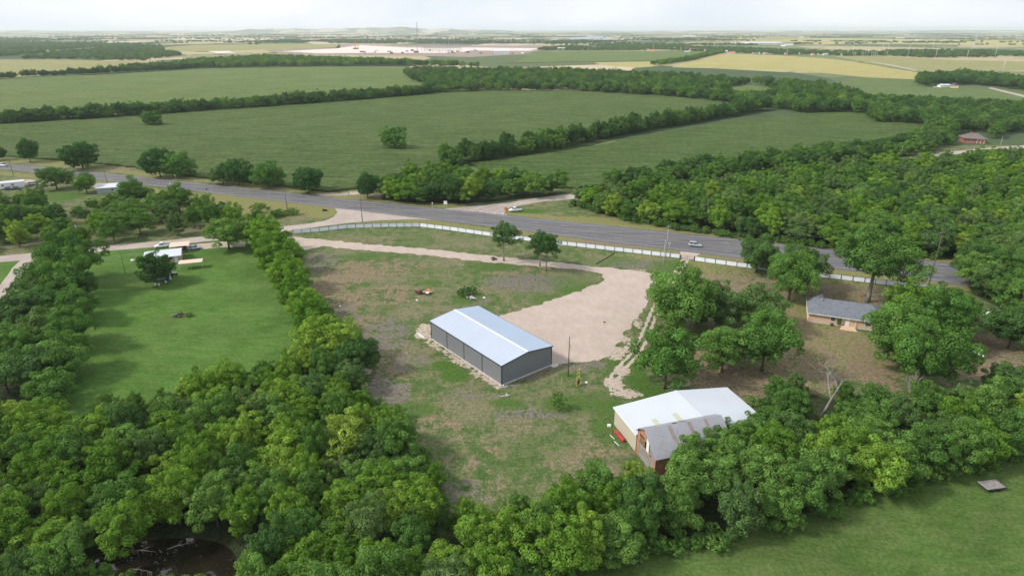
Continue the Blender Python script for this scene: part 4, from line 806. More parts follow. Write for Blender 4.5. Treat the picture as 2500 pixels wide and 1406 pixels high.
# ------------------------------------------------------------------ white roofed workshop and old gambrel barn
WA, WB = Vector((.289, -.957, 0)), Vector((.957, .289, 0)); WO = Vector((20.36, 107.1, 0))
def wl(a, b, z): p = WO + WA * a + WB * b; return (p.x, p.y, z)
def workshop():
    root = bpy.data.objects.new('workshop', None); C.objects.link(root); tag(root, 'wide workshop with a bright white metal roof and beige walls', 'building')
    def P(mb, name, mat, parent=root): return mb.build(name, mat, parent)
    he, hr, rb, Lb, La, La2 = 4.0, 5.35, 13.4, 25.4, 9.2, 12.6
    mb = MB(); panel_strip(mb, wl(0, 0, 0), wl(La, 0, 0), .05, he, tuple(-WB), .3, .03); P(mb, 'side_wall', 'wall_beige')
    mb = MB(); panel_strip(mb, wl(0, Lb, 0), wl(La2, Lb, 0), .05, he - .15, tuple(WB), .3, .03); P(mb, 'side_wall', 'wall_beige')
    pr = lambda s: he + (hr - he) * (1 - abs(s - rb) / (rb if s < rb else Lb - rb)) - .05
    mb = MB(); panel_strip(mb, wl(0, 0, 0), wl(0, Lb, 0), .05, pr, tuple(-WA), .3, .03); P(mb, 'gable_wall', 'wall_beige')
    mb = MB(); panel_strip(mb, wl(La2, rb, 0), wl(La2, Lb, 0), .05, lambda s: pr(s + rb), tuple(WA), .3, .03); P(mb, 'gable_wall', 'wall_beige')
    mb = MB(); panel_strip(mb, wl(La, 0, 0), wl(La, rb, 0), .05, lambda s: pr(s), tuple(WA), .3, .03); P(mb, 'gable_wall', 'wall_beige')
    o = .25
    mb = MB(); roof_sheet(mb, wl(-o, -o, he), wl(La + .3, -o, he), wl(-o, rb, hr), wl(La + .3, rb, hr), .3, .03); P(mb, 'roof_slope', 'roof_white')
    mb = MB(); roof_sheet(mb, wl(-o, Lb + o, he), wl(La2 + o, Lb + o, he), wl(-o, rb, hr), wl(La2 + o, rb, hr), .3, .03); P(mb, 'roof_slope', 'roof_white')
    mb = MB(); mb.add([wl(-o, rb - .25, hr + .03), wl(La + .3, rb - .25, hr + .03), wl(La + .3, rb, hr + .08), wl(-o, rb, hr + .08), wl(La2 + o, rb, hr + .08), wl(La2 + o, rb + .25, hr + .03), wl(-o, rb + .25, hr + .03)], [(0, 1, 2, 3), (3, 4, 5, 6)]); P(mb, 'ridge_cap', 'roof_white')
    sl = (hr - he) / (rb + o)
    for b0 in (4.3, 8.7):
        mb = MB(); zz = lambda b: he + sl * (b + o) + .055
        mb.slab([wl(La - 2.7, b0, zz(b0)), wl(La + .25, b0, zz(b0)), wl(La + .25, b0 + .95, zz(b0 + .95)), wl(La - 2.7, b0 + .95, zz(b0 + .95))], .03); P(mb, 'skylight', 'skylight')
    mb = MB(); mb.hexa([wl(-o, -o - .12, he - .2), wl(La + .3, -o - .12, he - .2), wl(La + .3, -o - .02, he - .2), wl(-o, -o - .02, he - .2)], [wl(-o, -o - .12, he - .02), wl(La + .3, -o - .12, he - .02), wl(La + .3, -o - .02, he - .02), wl(-o, -o - .02, he - .02)]); P(mb, 'gutter', 'trim_white')
    # things leaning at the wall
    p = wl(4.6, -1.0, 0); t = tag(MB().slab([wl(2.4, -1.2, .5), wl(6.0, -1.1, .5), wl(6.0, -.6, .65), wl(2.4, -.7, .65)], .15).slab([wl(2.5, -1.1, .36), wl(5.8, -1.05, .36), wl(5.8, -.7, .36), wl(2.5, -.75, .36)], .36).build('tarp_cover', 'red_paint'), 'bright red cover lying beside the beige workshop wall', 'cover')
    tag(MB().box(-.35, .35, -.3, .3, 0, .3).box(-.3, .3, -.25, .25, .3, .42).build('crate', 'white_paint'), 'small white box at the far corner of the beige workshop wall', 'box').location = wl(.3, -1.2, 0)
    for i, (a_, b_) in enumerate(((3.1, -2.3), (5.2, -2.4))):
        tag(MB().tube([wl(a_, b_, .08), wl(a_ + 1.5, b_ + .25, .08)], .09, 6).build('loose_post', 'steel_pale'), ['pale post on the grass at the far end of the red cover', 'pale post on the grass at the near end of the red cover'][i], 'post', 'posts on the grass by the workshop')
def gambrel():
    root = bpy.data.objects.new('gambrel_barn', None); C.objects.link(root); tag(root, 'old gambrel-roofed barn with rusty metal roof and weathered gable wall', 'barn')
    prof = [(9.3, 4.9), (10.2, 5.9), (12.3, 7.0), (14.5, 5.5), (16.9, 3.7)]; L = 15.5; g = .35
    zt = lambda a: np.interp(a, [p[0] for p in prof], [p[1] for p in prof])
    # gable wall (b = 0), built as panels: lower weathered boards, orange tile jambs, black sheet for the loft's inner shade
    def face(pts, b, th, name, mat, parent=root):
        lo = [wl(a, b, z) for a, z in pts]; hi = [wl(a, b + th, z) for a, z in pts]; n = len(pts); mb = MB()
        mb.add(lo + hi, [tuple(range(n)), tuple(range(2 * n - 1, n - 1, -1))] + [((i + 1) % n, i, i + n, (i + 1) % n + n) for i in range(n)]); return mb.build(name, mat, parent)
    face([(9.45, 0), (10.3, 0), (10.3, 5.75), (9.45, 4.9)], .03, .2, 'gable_jamb', 'tile_orange')
    face([(15.6, 0), (16.4, 0), (16.4, 3.9), (15.6, 4.5)], .03, .2, 'gable_jamb', 'tile_orange')
    for i in range(6):
        a0 = 10.3 + i * .883; face([(a0, 0), (a0 + .875, 0), (a0 + .875, 3.0), (a0, 3.0)], .06, .1, 'gable_board', 'board_weathered')
    face([(13.6, 3.0), (15.6, 3.0), (15.6, 4.5), (14.5, 5.3), (13.6, 5.9)], .05, .12, 'gable_board', 'board_weathered')
    face([(10.3, 3.0), (13.6, 3.0), (13.6, 5.9), (12.3, 6.8), (10.3, 5.75)], .9, .05, 'loft_dark', 'dark_inside')  # near-black sheet set back, painting the unlit loft inside
    face([(10.3, 4.75), (11.9, 4.75), (11.9, 6.5), (10.3, 5.75)], .1, .1, 'gable_tile', 'tile_orange'); face([(11.9, 4.4), (13.0, 4.4), (13.0, 6.3), (12.3, 6.8), (11.9, 6.5)], .12, .1, 'gable_tile', 'wood_tan')
    for z in (3.3, 3.75, 4.2): face([(10.3, z), (12.3, z + .1), (12.3, z + .26), (10.3, z + .16)], .02, .09, 'loft_slat', 'wood_tan')
    d = face([(13.1, 3.05), (14.0, 3.05), (14.0, 5.4), (13.1, 5.9)], -.12, .08, 'loft_door', 'white_paint')
    face([(12.6, 2.95), (14.6, 2.95), (14.6, 3.1), (12.6, 3.1)], -.3, .3, 'loft_sill', 'wood_tan')
    mb = MB(); mb.hexa([wl(16.2, .05, 0), wl(16.4, .05, 0), wl(16.4, L - .2, 0), wl(16.2, L - .2, 0)], [wl(16.2, .05, 4.05), wl(16.4, .05, 3.9), wl(16.4, L - .2, 3.9), wl(16.2, L - .2, 4.05)]); mb.build('side_wall', 'tile_orange', root)
    face([(9.45, 0), (16.2, 0), (16.2, 4.1), (14.5, 5.3), (12.3, 6.8), (10.2, 5.75), (9.45, 4.9)], L - .25, .12, 'gable_wall', 'board_weathered')
    for i in range(4):
        (a0, z0_), (a1, z1_) = prof[i], prof[i + 1]; mb = MB(); lo, hi = ((a0, z0_), (a1, z1_)) if z0_ < z1_ else ((a1, z1_), (a0, z0_))
        roof_sheet(mb, wl(lo[0], -g, lo[1]), wl(lo[0], L, lo[1]), wl(hi[0], -g, hi[1]), wl(hi[0], L, hi[1]), .42, .06); mb.build('roof_slope', 'roof_old', root)
    for (a0, a1, b0, w_) in ((12.4, 14.5, 4.2, .6), (12.4, 14.5, 8.2, .65), (12.4, 14.4, 11.6, .55), (14.55, 15.8, 4.5, .5)):      # rusted-through sheets
        e = .1; mb = MB(); mb.slab([wl(a0, b0, zt(a0) + e), wl(a1, b0 + .1, zt(a1) + e), wl(a1, b0 + .1 + w_, zt(a1) + e), wl(a0, b0 + w_, zt(a0) + e)], .02); mb.build('rusty_sheet', 'roof_rust', root)
    for (a0, a1, b0, w_) in ((10.5, 11.8, 7.4, 1.2), (11.4, 11.9, 5.6, .9)):
        mb = MB(); mb.slab([wl(a0, b0, zt(a0) + .1), wl(a1, b0, zt(a1) + .1), wl(a1, b0 + w_, zt(a1) + .1), wl(a0, b0 + w_, zt(a0) + .1)], .02); mb.build('roof_patch', 'roof_rust' if w_ > 1 else 'dark_inside', root)  # one rust patch, one near-black sheet painting the shade of a hole

# ------------------------------------------------------------------ houses
def win(mbx, root, x0, x1, z0, z1, y, frame='white_paint', axis='x', s=-1):
    def bx(a0, a1, d0, d1, b0, b1):
        d0, d1 = sorted((y + s * d0, y + s * d1)); return MB().box(a0, a1, d0, d1, b0, b1) if axis == 'x' else MB().box(d0, d1, a0, a1, b0, b1)
    w_ = bx(x0, x1, .0, .05, z0, z1).build('window', frame, root); bx(x0 + .08, x1 - .08, .045, .065, z0 + .08, (z0 + z1) / 2 - .03).build('pane', 'glass_dark', w_); bx(x0 + .08, x1 - .08, .045, .065, (z0 + z1) / 2 + .03, z1 - .08).build('pane', 'glass_dark', w_)
    bx(x0 - .06, x1 + .06, .0, .1, z0 - .08, z0 - .01).build('sill', frame, w_)
def ranch():
    p = G(1972, 785); root = thing('ranch_house', 'ranch house with grey shingle roof and tan brick front among big trees', 'house', p, math.atan2(-.37, .929))
    L, D, he = 19.5, 10.5, 2.75
    MB().box(-.1, L + .1, -.1, D + .1, 0, .3).build('foundation', 'concrete', root)
    for n, (x0, x1, y0, y1) in {'front_wall': (0, L, 0, .2), 'back_wall': (0, L, D - .2, D), 'end_wall': (0, .2, .2, D - .2)}.items(): MB().box(x0, x1, y0, y1, .3, he).build(n, 'brick_tan', root)
    MB().box(L - .2, L, .2, D - .2, .3, he).build('end_wall', 'brick_tan', root)
    ov = .5; ry, rz = 6.6, 4.75; e = he - .02
    A, B_, Cc, Dd = (-ov, -ov, e), (L + ov, -ov, e), (L + ov, D + ov, e), (-ov, D + ov, e)
    r0, r1 = (1.2, ry, rz), (L - 4.5, ry, rz); q0 = (5.6, ry - 1.2, rz - .38)
    MB().slab([A, B_, r1, r0], .1).build('roof_slope', 'shingle', root)
    MB().slab([B_, Cc, r1], .1).build('roof_slope', 'shingle', root)
    MB().slab([Cc, Dd, r0, r1], .1).build('roof_slope', 'shingle', root)
    MB().slab([Dd, A, r0], .1).build('roof_slope', 'shingle', root)
    MB().slab([(-ov, 5.4, e + .1), (-ov, 9.6, e + .1), (3.4, 9.6, rz + .05), (3.4, 5.4, rz + .05)], .1).build('roof_slope', 'shingle', root)
    MB().tube([r0, r1], .09, 6).build('ridge_cap', 'shingle', root)
    for (x, y, z) in ((6.0, 4.5, 4.0), (3.0, 5.4, 4.3)): MB().tube([(x, y, z - .3), (x, y, z + .45)], .07, 6).build('vent_pipe', 'steel_pale', root)
    MB().box(-ov, L + ov, -ov - .06, -ov - .01, e - .2, e).build('fascia', 'fascia', root); MB().box(-ov - .06, -ov - .01, -ov, D + ov, e - .2, e).build('fascia', 'fascia', root)
    win(None, root, 5.3, 6.5, 1.2, 2.35, 0); win(None, root, 13.5, 15.0, 1.1, 2.35, 0); win(None, root, 17, 18.2, 1.2, 2.35, 0); win(None, root, 3.5, 4.7, 1.2, 2.3, 0, axis='y', s=-1)
    d = MB().box(8.9, 9.9, -.06, 0, .35, 2.45).build('door', 'white_paint', root); MB().box(9.72, 9.8, -.12, -.06, 1.2, 1.35).build('handle', 'steel_pale', d)
    for i in range(4): MB().box(8.0 - .12 * i, 11.4 + .12 * i, -1.2 - .35 * i, -1.2 - .35 * (i - 1) if i else -.12, 0, .4 - .1 * i).build('porch_step', 'brick_tan', root)
    for x in (8.2, 11.3): MB().tube([(x, -.35, .3), (x, -.35, he - .15)], .06, 6).build('porch_post', 'white_paint', root)
    tag(MB().tube([(0, 0, 0), (0, 0, .55)], [.3, .36], 10).box(-.3, .3, -.3, .3, .55, .62).build('plant_tub', 'wood_dark'), 'dark tub standing at the ranch house porch steps', 'tub').location = G(2030, 795)
    ob = tree_px(2047, 797, 14, 22, 'shrub', 'dark climbing bush on the ranch house porch', name='bush')
    # pale garden shed, gas tank
    p = G(2392, 785); s = thing('garden_shed', 'small pale metal shed among the trees at the right edge', 'shed', p, R(-12))
    MB().box(0, 2.4, 0, 2.4, 0, 2.0).build('wall', 'wall_beige', s); MB().slab([(-.15, -.15, 2.02), (2.55, -.15, 2.02), (2.55, 1.2, 2.6), (-.15, 1.2, 2.6)], .05).slab([(-.15, 1.2, 2.6), (2.55, 1.2, 2.6), (2.55, 2.55, 2.02), (-.15, 2.55, 2.02)], .05).build('roof', 'fascia', s)
    for x in (.35, 1.25): MB().box(x, x + .8, -.05, 0, .1, 1.8).build('door', 'white_paint', s)
    p = G(2383, 872); g = thing('gas_tank', 'white horizontal propane tank on the bare yard at the right', 'tank', p, R(115))
    n = 9; MB().tube([(-1.6, 0, .75), (-1.5, 0, .75), (-1.25, 0, .75), (1.25, 0, .75), (1.5, 0, .75), (1.6, 0, .75)], [.08, .34, .5, .5, .34, .08], 14).build('tank_body', 'car_white', g, True)
    MB().tube([(0, 0, 1.2), (0, 0, 1.42)], .2, 10).build('valve_dome', 'teal_paint', g)
    for x in (-.9, .9): MB().box(x - .1, x + .1, -.35, .35, 0, .4).build('cradle', 'concrete', g)
    c = thing('play_slide', 'small red play slide under the tall forked tree', 'slide', G(2103, 724), .5)
    MB().slab([(0, -.3, 1.2), (2.2, -.3, .15), (2.2, .3, .15), (0, .3, 1.2)], .08).build('chute', 'red_paint', c); MB().tube([(0, -.3, 0), (-.1, -.3, 1.5)], .05, 6).tube([(0, .3, 0), (-.1, .3, 1.5)], .05, 6).build('ladder', 'red_paint', c)
def left_house():
    fl = G(352, 634, 2.4); fl.z = 0; d = Vector((.924, .384, 0)); root = thing('cottage', 'small house with pale metal roof beside the green lawn', 'house', fl, math.atan2(d.y, d.x))
    L, D = 10.8, 8.4
    MB().box(0, L, 1.6, D, 0, 2.5).build('wall', 'brick_tan', root)
    MB().slab([(-.3, -.3, 2.5), (L + .3, -.3, 2.5), (L + .3, D * .55, 3.5), (-.3, D * .55, 3.5)], .08).build('roof_slope', 'roof_white', root)
    MB().slab([(-.3, D * .55, 3.5), (L + .3, D * .55, 3.5), (L + .3, D + .3, 2.5), (-.3, D + .3, 2.5)], .08).build('roof_slope', 'roof_white', root)
    for x in (L * .0, L - .12):
        MB().add([(x, 1.6, 2.5), (x + .12, 1.6, 2.5), (x + .12, D, 2.5), (x, D, 2.5), (x, D * .55, 3.38), (x + .12, D * .55, 3.38)], [(0, 1, 5, 4), (1, 2, 5), (2, 3, 4, 5), (0, 4, 3)]).build('gable', 'brick_tan', root)
    MB().box(0, L, -.1, 1.6, 0, .25).build('porch_floor', 'concrete', root); MB().box(5.2, L - 1.5, -.1, 0, .25, .95).build('porch_wall', 'brick_tan', root)
    for x in (.2, 3.5, 6.8, 8.4, L - .3): MB().box(x, x + .12, 0, .12, .25, 2.4).build('porch_post', 'white_paint', root)
    win(None, root, 2, 3.2, 1, 2.1, 1.6); win(None, root, 7, 8.2, 1, 2.1, 1.6); d = MB().box(5, 5.9, 1.54, 1.6, .25, 2.25).build('door', 'wood_dark', root)
    MB().box(8.9, 9.9, -.12, -.02, .2, 2.2).build('screen_door', 'white_paint', root)
    def carport(px, py, z, L, D, rot, label, mat='tan_metal'):
        p = G(px, py, z); p.z = 0; c = thing('carport', label, 'carport', p, rot)
        MB().slab([(0, 0, z), (L, 0, z), (L, D, z + .15), (0, D, z + .15)], .1).build('roof', mat, c)
        for x in (.15, L / 2, L - .15):
            for y in (.15, D - .15): MB().tube([(x, y, 0), (x, y, z)], .05, 6).build('post', 'steel_pale', c)
        return c
    carport(434, 645, 2.3, 7.2, 3.3, R(18), 'flat tan carport in front of the small pale-roofed house')
    carport(412, 604, 2.6, 6.4, 5.0, R(22), 'tan carport behind the small pale-roofed house over a white pickup')
    # sheds, tank, grill, junk
    p = G(358, 690); s = thing('teal_shed', 'dark teal shed under the tree in front of the small house', 'shed', p, R(14))
    MB().box(0, 6.4, 0, 4.2, 0, 2.3).build('wall', 'teal_paint', s); MB().slab([(-.2, -.2, 2.3), (6.6, -.2, 2.3), (6.6, 2.1, 3.1), (-.2, 2.1, 3.1)], .06).slab([(-.2, 2.1, 3.1), (6.6, 2.1, 3.1), (6.6, 4.4, 2.3), (-.2, 4.4, 2.3)], .06).build('roof', 'roof_old', s)
    MB().box(6.4, 6.45, 1.4, 2.5, .1, 2.0).build('door', 'steel_pale', s)
    p = G(380, 692); s = thing('lean_to', 'low grey lean-to in front of the dark teal shed', 'shed', p, R(14))
    MB().slab([(0, 0, 1.0), (2.9, 0, 1.0), (2.9, 1.9, 1.7), (0, 1.9, 1.7)], .06).build('roof', 'roof_old', s)
    for x in (.1, 2.8):
        for y, z in ((.1, 1.0), (1.8, 1.6)): MB().tube([(x, y, 0), (x, y, z)], .05, 6).build('post', 'wood_dark', s)
    p = G(427, 674); s = thing('barbecue_smoker', 'dark barrel smoker with a pale lid on the lawn near the shed', 'smoker', p, R(15))
    MB().tube([(-.9, 0, .75), (-.8, 0, .75), (.8, 0, .75), (.9, 0, .75)], [.2, .42, .42, .2], 12).build('barrel', 'trim_black', s, True); MB().slab([(-.7, -.32, 1.1), (.7, -.32, 1.1), (.7, .32, 1.16), (-.7, .32, 1.16)], .06).build('lid', 'steel_pale', s)
    for x in (-.6, .6): MB().box(x - .05, x + .05, -.3, .3, 0, .5).build('leg', 'trim_black', s)
    p = G(325, 640); g = thing('gas_tank', 'small white round tank on the lawn left of the small house', 'tank', p, .4)
    MB().tube([(-.6, 0, .6), (-.5, 0, .6), (.5, 0, .6), (.6, 0, .6)], [.15, .45, .45, .15], 12).build('tank_body', 'car_white', g, True); MB().box(-.4, .4, -.3, .3, 0, .25).build('cradle', 'concrete', g)
    for i, (x, y, w_) in enumerate([(380, 697, 'left'), (388, 697, 'middle'), (405, 690, 'right'), (416, 682, 'far right')]):
        tag(MB().tube([(0, 0, 0), (0, 0, .5)], [.28, .34], 10).tube([(0, 0, .5), (0, 0, .54)], .36, 10).build('bucket', 'white_paint'), w_ + ' white bucket of the four standing in front of the lean-to', 'bucket', 'white buckets').location = G(x, y)
    tree_px(385, 694, 82, 78, 'dark', 'dark tree standing over the teal shed beside the small house')
    # chain-link fence line is only posts at this size
    f = thing('wire_fence', 'thin wire fence across the lawn left of the small house', 'fence', G(236, 640))
    pa = [G(236 + i * 14, 640 - i * 2.2) - G(236, 640) for i in range(9)]
    for p in pa: MB().tube([p, p + Vector((0, 0, 1.2))], .03, 5).build('post', 'steel_pale', f)
    for z in (.3, .75, 1.15): MB().tube([p + Vector((0, 0, z)) for p in pa], .012, 4).build('wire', 'steel_pale', f)
def far_houses():
    # hip roofed brick house
    p = G(2352, 349); r = thing('brick_house', 'small red brick house with a brown hip roof beside the pale road', 'house', p, R(-20)); s = 1.0; L, D = 13, 11
    MB().box(0, L, 0, D, 0, 3.1).build('wall', 'brick_red', r); e = 3.1; o_ = .9
    A, B_, Cc, Dd = (-o_, -o_, e), (L + o_, -o_, e), (L + o_, D + o_, e), (-o_, D + o_, e); a, b = (4.5, D / 2, 6.2), (L - 4.5, D / 2, 6.2)
    for q in ([A, B_, b, a], [B_, Cc, b], [Cc, Dd, a, b], [Dd, A, a]): MB().slab(q, .12).build('roof_slope', 'shingle_brown', r)
    MB().box(4.2, 5.0, D / 2 - .4, D / 2 + .4, 5.6, 7.0).build('chimney', 'brick_red', r); MB().box(7.5, 12, -.25, -.02, 2.6, 3.05).build('porch_beam', 'white_paint', r)
    for x in (7.6, 9.8, 11.8): MB().box(x, x + .25, -.3, -.05, 0, 2.6).build('porch_post', 'white_paint', r)
    win(None, r, 2, 3.2, 1, 2.4, 0); win(None, r, 4.4, 5.6, 1, 2.4, 0)
    # trailer home and blue-trimmed house at the left
    p = G(-25, 466); r = thing('trailer_home', 'long white trailer home at the left picture edge', 'house', p, R(30)); MB().box(0, 14, 0, 4.5, .4, 3.0).build('wall', 'car_white', r); MB().slab([(-.2, -.2, 3.05), (14.2, -.2, 3.05), (14.2, 4.7, 3.25), (-.2, 4.7, 3.25)], .1).build('roof', 'steel_pale', r); MB().box(.2, 13.8, .2, 4.3, 0, .4).build('skirting', 'concrete', r)
    win(None, r, 9, 10, 1.4, 2.4, 0); win(None, r, 5, 6, 1.4, 2.4, 0)
    p = G(238, 474); r = thing('blue_trimmed_house', 'pale house with light blue trim half hidden by scrub near the highway', 'house', p, R(20)); MB().box(0, 9, 0, 7, 0, 2.7).build('wall', 'car_silver', r); MB().slab([(-.4, -.4, 2.75), (9.4, -.4, 2.75), (9.4, 7.4, 3.3), (-.4, 7.4, 3.3)], .12).build('roof', 'roof_white', r); win(None, r, 6, 7.2, 1, 2.2, 0)
    p = G(2296, 214); r = thing('farm_shed', 'white farm shed between dark trees at the upper right', 'shed', p, R(5)); MB().box(0, 14, 0, 7, 0, 3).build('wall', 'white_paint', r); MB().slab([(-.4, -.4, 3), (14.4, -.4, 3), (14.4, 3.5, 4.2), (-.4, 3.5, 4.2)], .1).slab([(-.4, 3.5, 4.2), (14.4, 3.5, 4.2), (14.4, 7.4, 3), (-.4, 7.4, 3)], .1).build('roof', 'roof_white', r)
    p = G(2340, 216); r = thing('farmhouse', 'blue-grey roofed farmhouse deep among the dark trees', 'house', p, R(60)); MB().box(0, 16, 0, 9, 0, 3).build('wall', 'brick_tan', r); MB().slab([(-.4, -.4, 3), (16.4, -.4, 3), (16.4, 4.5, 5), (-.4, 4.5, 5)], .1).slab([(-.4, 4.5, 5), (16.4, 4.5, 5), (16.4, 9.4, 3), (-.4, 9.4, 3)], .1).build('roof', 'shingle', r)

# ------------------------------------------------------------------ fence
def fence():
    def run(pts, label, gaps=()):
        W = [G(*p) for p in pts]; root = thing('panel_fence', label, 'fence', W[0]); O = W[0]; H_ = 1.75
        i0 = True
        for a, b in zip(W[:-1], W[1:]):
            L = (b - a).length; n = max(1, round(L / 3.3)); d = (b - a) / L; st = L / n; nrm = Vector((-d.y, d.x, 0))
            if nrm.y > 0: nrm = -nrm                                  # camera side
            for i in range(n):
                p, e = a + d * (st * i) - O, a + d * (st * (i + 1)) - O
                mb = MB(); k = max(2, int(st / .45))
                for j in range(k * 2 + 1):
                    q = p.lerp(e, j / (k * 2)) - nrm * (.03 * (j % 2)); mb.v += [q + Vector((0, 0, .14)), q + Vector((0, 0, H_ - .1))]
                for j in range(k * 2): mb.f.append((j * 2, j * 2 + 2, j * 2 + 3, j * 2 + 1))
                mb.build('fence_panel', 'fence_panel', root)
                MB().box(-.06, .06, -.06, .06, 0, H_ + .05).build('post', 'fence_frame', root).location = p + nrm * .05
                for z in (.1, H_ - .1): MB().tube([p + nrm * .04 + Vector((0, 0, z)), e + nrm * .04 + Vector((0, 0, z))], .03, 4).build('rail', 'fence_frame', root)
        MB().box(-.06, .06, -.06, .06, 0, H_ + .05).build('post', 'fence_frame', root).location = W[-1] - O
    run([(716, 571), (780, 566), (848, 558), (930, 555), (1025, 554), (1099, 563), (1197, 577), (1340, 595), (1500, 613), (1659, 631)], 'long white panel fence with black posts along the far side of the yard')
    run([(1695, 637), (1798, 651), (1900, 664), (1996, 676), (2110, 690), (2216, 702), (2294, 710)], 'white panel fence with black posts right of the gate, behind the ranch trees')
    a, b = G(1660, 632), G(1694, 637); r = thing('farm_gate', 'black pipe gate across the wheel tracks between the two white fences', 'gate', a); v = b - a
    for z in (.15, .6, 1.05, 1.5): MB().tube([Vector((0, 0, z)), v + Vector((0, 0, z))], .035, 6).build('rail', 'fence_frame', r)
    for t_ in (0, .5, 1): MB().tube([v * t_, v * t_ + Vector((0, 0, 1.65))], .06 if t_ != .5 else .035, 6).build('post', 'fence_frame', r)

# ------------------------------------------------------------------ poles
def pole(px, py, hpx, label, arm=1.2, mat='pole_wood', transformer=False, rad=.15, h=None, name='utility_pole', group=None):
    p = G(px, py); h = h or hpx * mpp(p) / .93; r = thing(name, label, 'pole', p, R(20), group)
    MB().tube([(0, 0, -.2), (0, 0, h * .5), (0, 0, h)], [rad, rad * .85, rad * .65], 8).build('shaft', mat, r, True)
    if arm:
        MB().box(-arm, arm, -.06, .06, h - .75, h - .6).build('crossarm', mat, r)
        for x in (-arm * .9, -arm * .45, arm * .45, arm * .9): MB().tube([(x, 0, h - .6), (x, 0, h - .42)], .045, 6).build('insulator', 'steel_pale', r)
    if transformer: MB().tube([(.32, 0, h - 1.9), (.32, 0, h - .95)], .26, 10).build('transformer', 'steel_pale', r)
    return r, p, h
def wires(a, b, dz=.6, label='', n=10, off=(-.9, 0, .9)):
    (_, p, h), (_, q, g) = a, b; root = thing('power_line', label, 'wire', p); d = (q - p).normalized(); s = Vector((-d.y, d.x, 0))
    for o_ in off:
        P0, P1 = Vector((0, 0, h - .45)) + s * o_, q - p + Vector((0, 0, g - .45)) + s * o_
        MB().tube([P0.lerp(P1, i / n) - Vector((0, 0, dz * 4 * (i / n) * (1 - i / n))) for i in range(n + 1)], .018, 4).build('wire', 'trim_black', root)
def poles():
    a = pole(33, 429, 37, 'utility pole leaning over the highway, far left'); b = pole(264, 457, 38, 'utility pole beside the highway near the blue-trimmed house'); c = pole(702, 515, 49, 'utility pole on the grass verge left of the junction'); d = pole(885, 543, 55, 'dark utility pole at the junction beside the white fence', transformer=False)
    wires(a, b, 1.2, 'thin power line along the highway at the far left'); wires(b, c, 2.0, 'thin power line along the highway past the scrub'); wires(c, d, 1.0, 'thin power line ending at the junction pole')
    e = pole(1625, 629, 76, 'pale utility pole behind the white fence near the gate', .9, 'pole_grey'); pole(1617, 668, 80, 'bare pale pole at the corner of the gravel lot', 0, 'pole_grey', rad=.13)
    f = pole(2268, 694, 126, 'tall dark utility pole by the highway at the right'); wires(e, f, 2.0, 'thin power line along the highway at the right')
    pole(1387, 918, 101, 'wooden pole with a meter box beside the grey barn', 0, 'pole_wood', rad=.14)
    g = thing('meter_box', 'small grey meter box at the top of the pole beside the grey barn', 'box', G(1387, 918) + Vector((.2, -.1, 8.0))); MB().box(-.12, .12, -.1, .1, -.4, .1).build('case', 'steel_pale', g); MB().tube([(0, -.05, -.4), (.05, -.05, -1.4)], .02, 5).build('cable', 'trim_black', g)
    pole(183, 668, 70, 'pole with a white transformer rising from the trees left of the lawn', 1.3, 'pole_wood', True); pole(197, 600, 50, 'pole with a pale crossarm in the scrub by the side road', 1.3, 'pole_grey'); pole(306, 668, 55, 'slim pole on the lawn left of the small house', 0, 'pole_wood', rad=.1)
    pole(2198, 386, 26, 'short pale pole beside the pale side road at the right', 0, 'pole_grey'); pole(2439, 367, 30, 'pale pole near the small brick house', 0, 'pole_grey'); pole(1887, 419, 22, 'low pole above the pale side road', 0, 'pole_grey')
    # far transmission poles: pale steel monopoles
    mono = [(2080, 137, 23), (2083, 141, 12), (2087, 141, 12), (2103, 138, 11), (2107, 138, 9), (2112, 137, 18), (2118, 138, 22), (2127, 139, 11), (2132, 139, 10), (2136, 139, 11), (2141, 140, 9), (2154, 124, 18), (2165, 138, 29), (2214, 148, 33), (2251, 137, 20), (2276, 124, 20), (2280, 158, 38), (2354, 168, 40), (2428, 143, 25), (2444, 188, 40), (1251, 121, 14), (1204, 122, 18), (1324, 120, 16), (1594, 124, 17), (1751, 122, 12), (1921, 137, 18), (816, 116, 14), (902, 111, 10), (995, 114, 12), (1095, 112, 10), (1453, 122, 12)]
    for x, y, hp in mono: pole(x, y, hp, 'pale steel transmission pole standing far off on the plain', 3.0 if hp > 15 else 0, 'steel_pale', rad=max(.35, mpp(G(x, y)) * .42), group='far transmission poles')
    p = G(2375, 126); s = mpp(p); H_ = 46 * s; r = thing('lattice_tower', 'tall lattice power pylon far off at the right', 'pylon', p); wq = H_ * .09
    for i in (-1, 1):
        for j in (-1, 1): MB().tube([(i * wq, j * wq, 0), (i * wq * .35, j * wq * .35, H_ * .6), (i * wq * .2, j * wq * .2, H_)], .35, 4).build('leg', 'steel_pale', r)
    for k in range(6):
        z0, z1 = H_ * k / 8, H_ * (k + 1) / 8; f0, f1 = 1 - .9 * k / 8, 1 - .9 * (k + 1) / 8
        MB().tube([(-wq * f0, -wq * f0, z0), (wq * f1, -wq * f1, z1)], .22, 4).tube([(wq * f0, -wq * f0, z0), (-wq * f1, -wq * f1, z1)], .22, 4).build('brace', 'steel_pale', r)
    for z in (.68, .82, .95): MB().box(-wq * 1.3, wq * 1.3, -.4, .4, H_ * z, H_ * z + .6).build('crossarm', 'steel_pale', r)

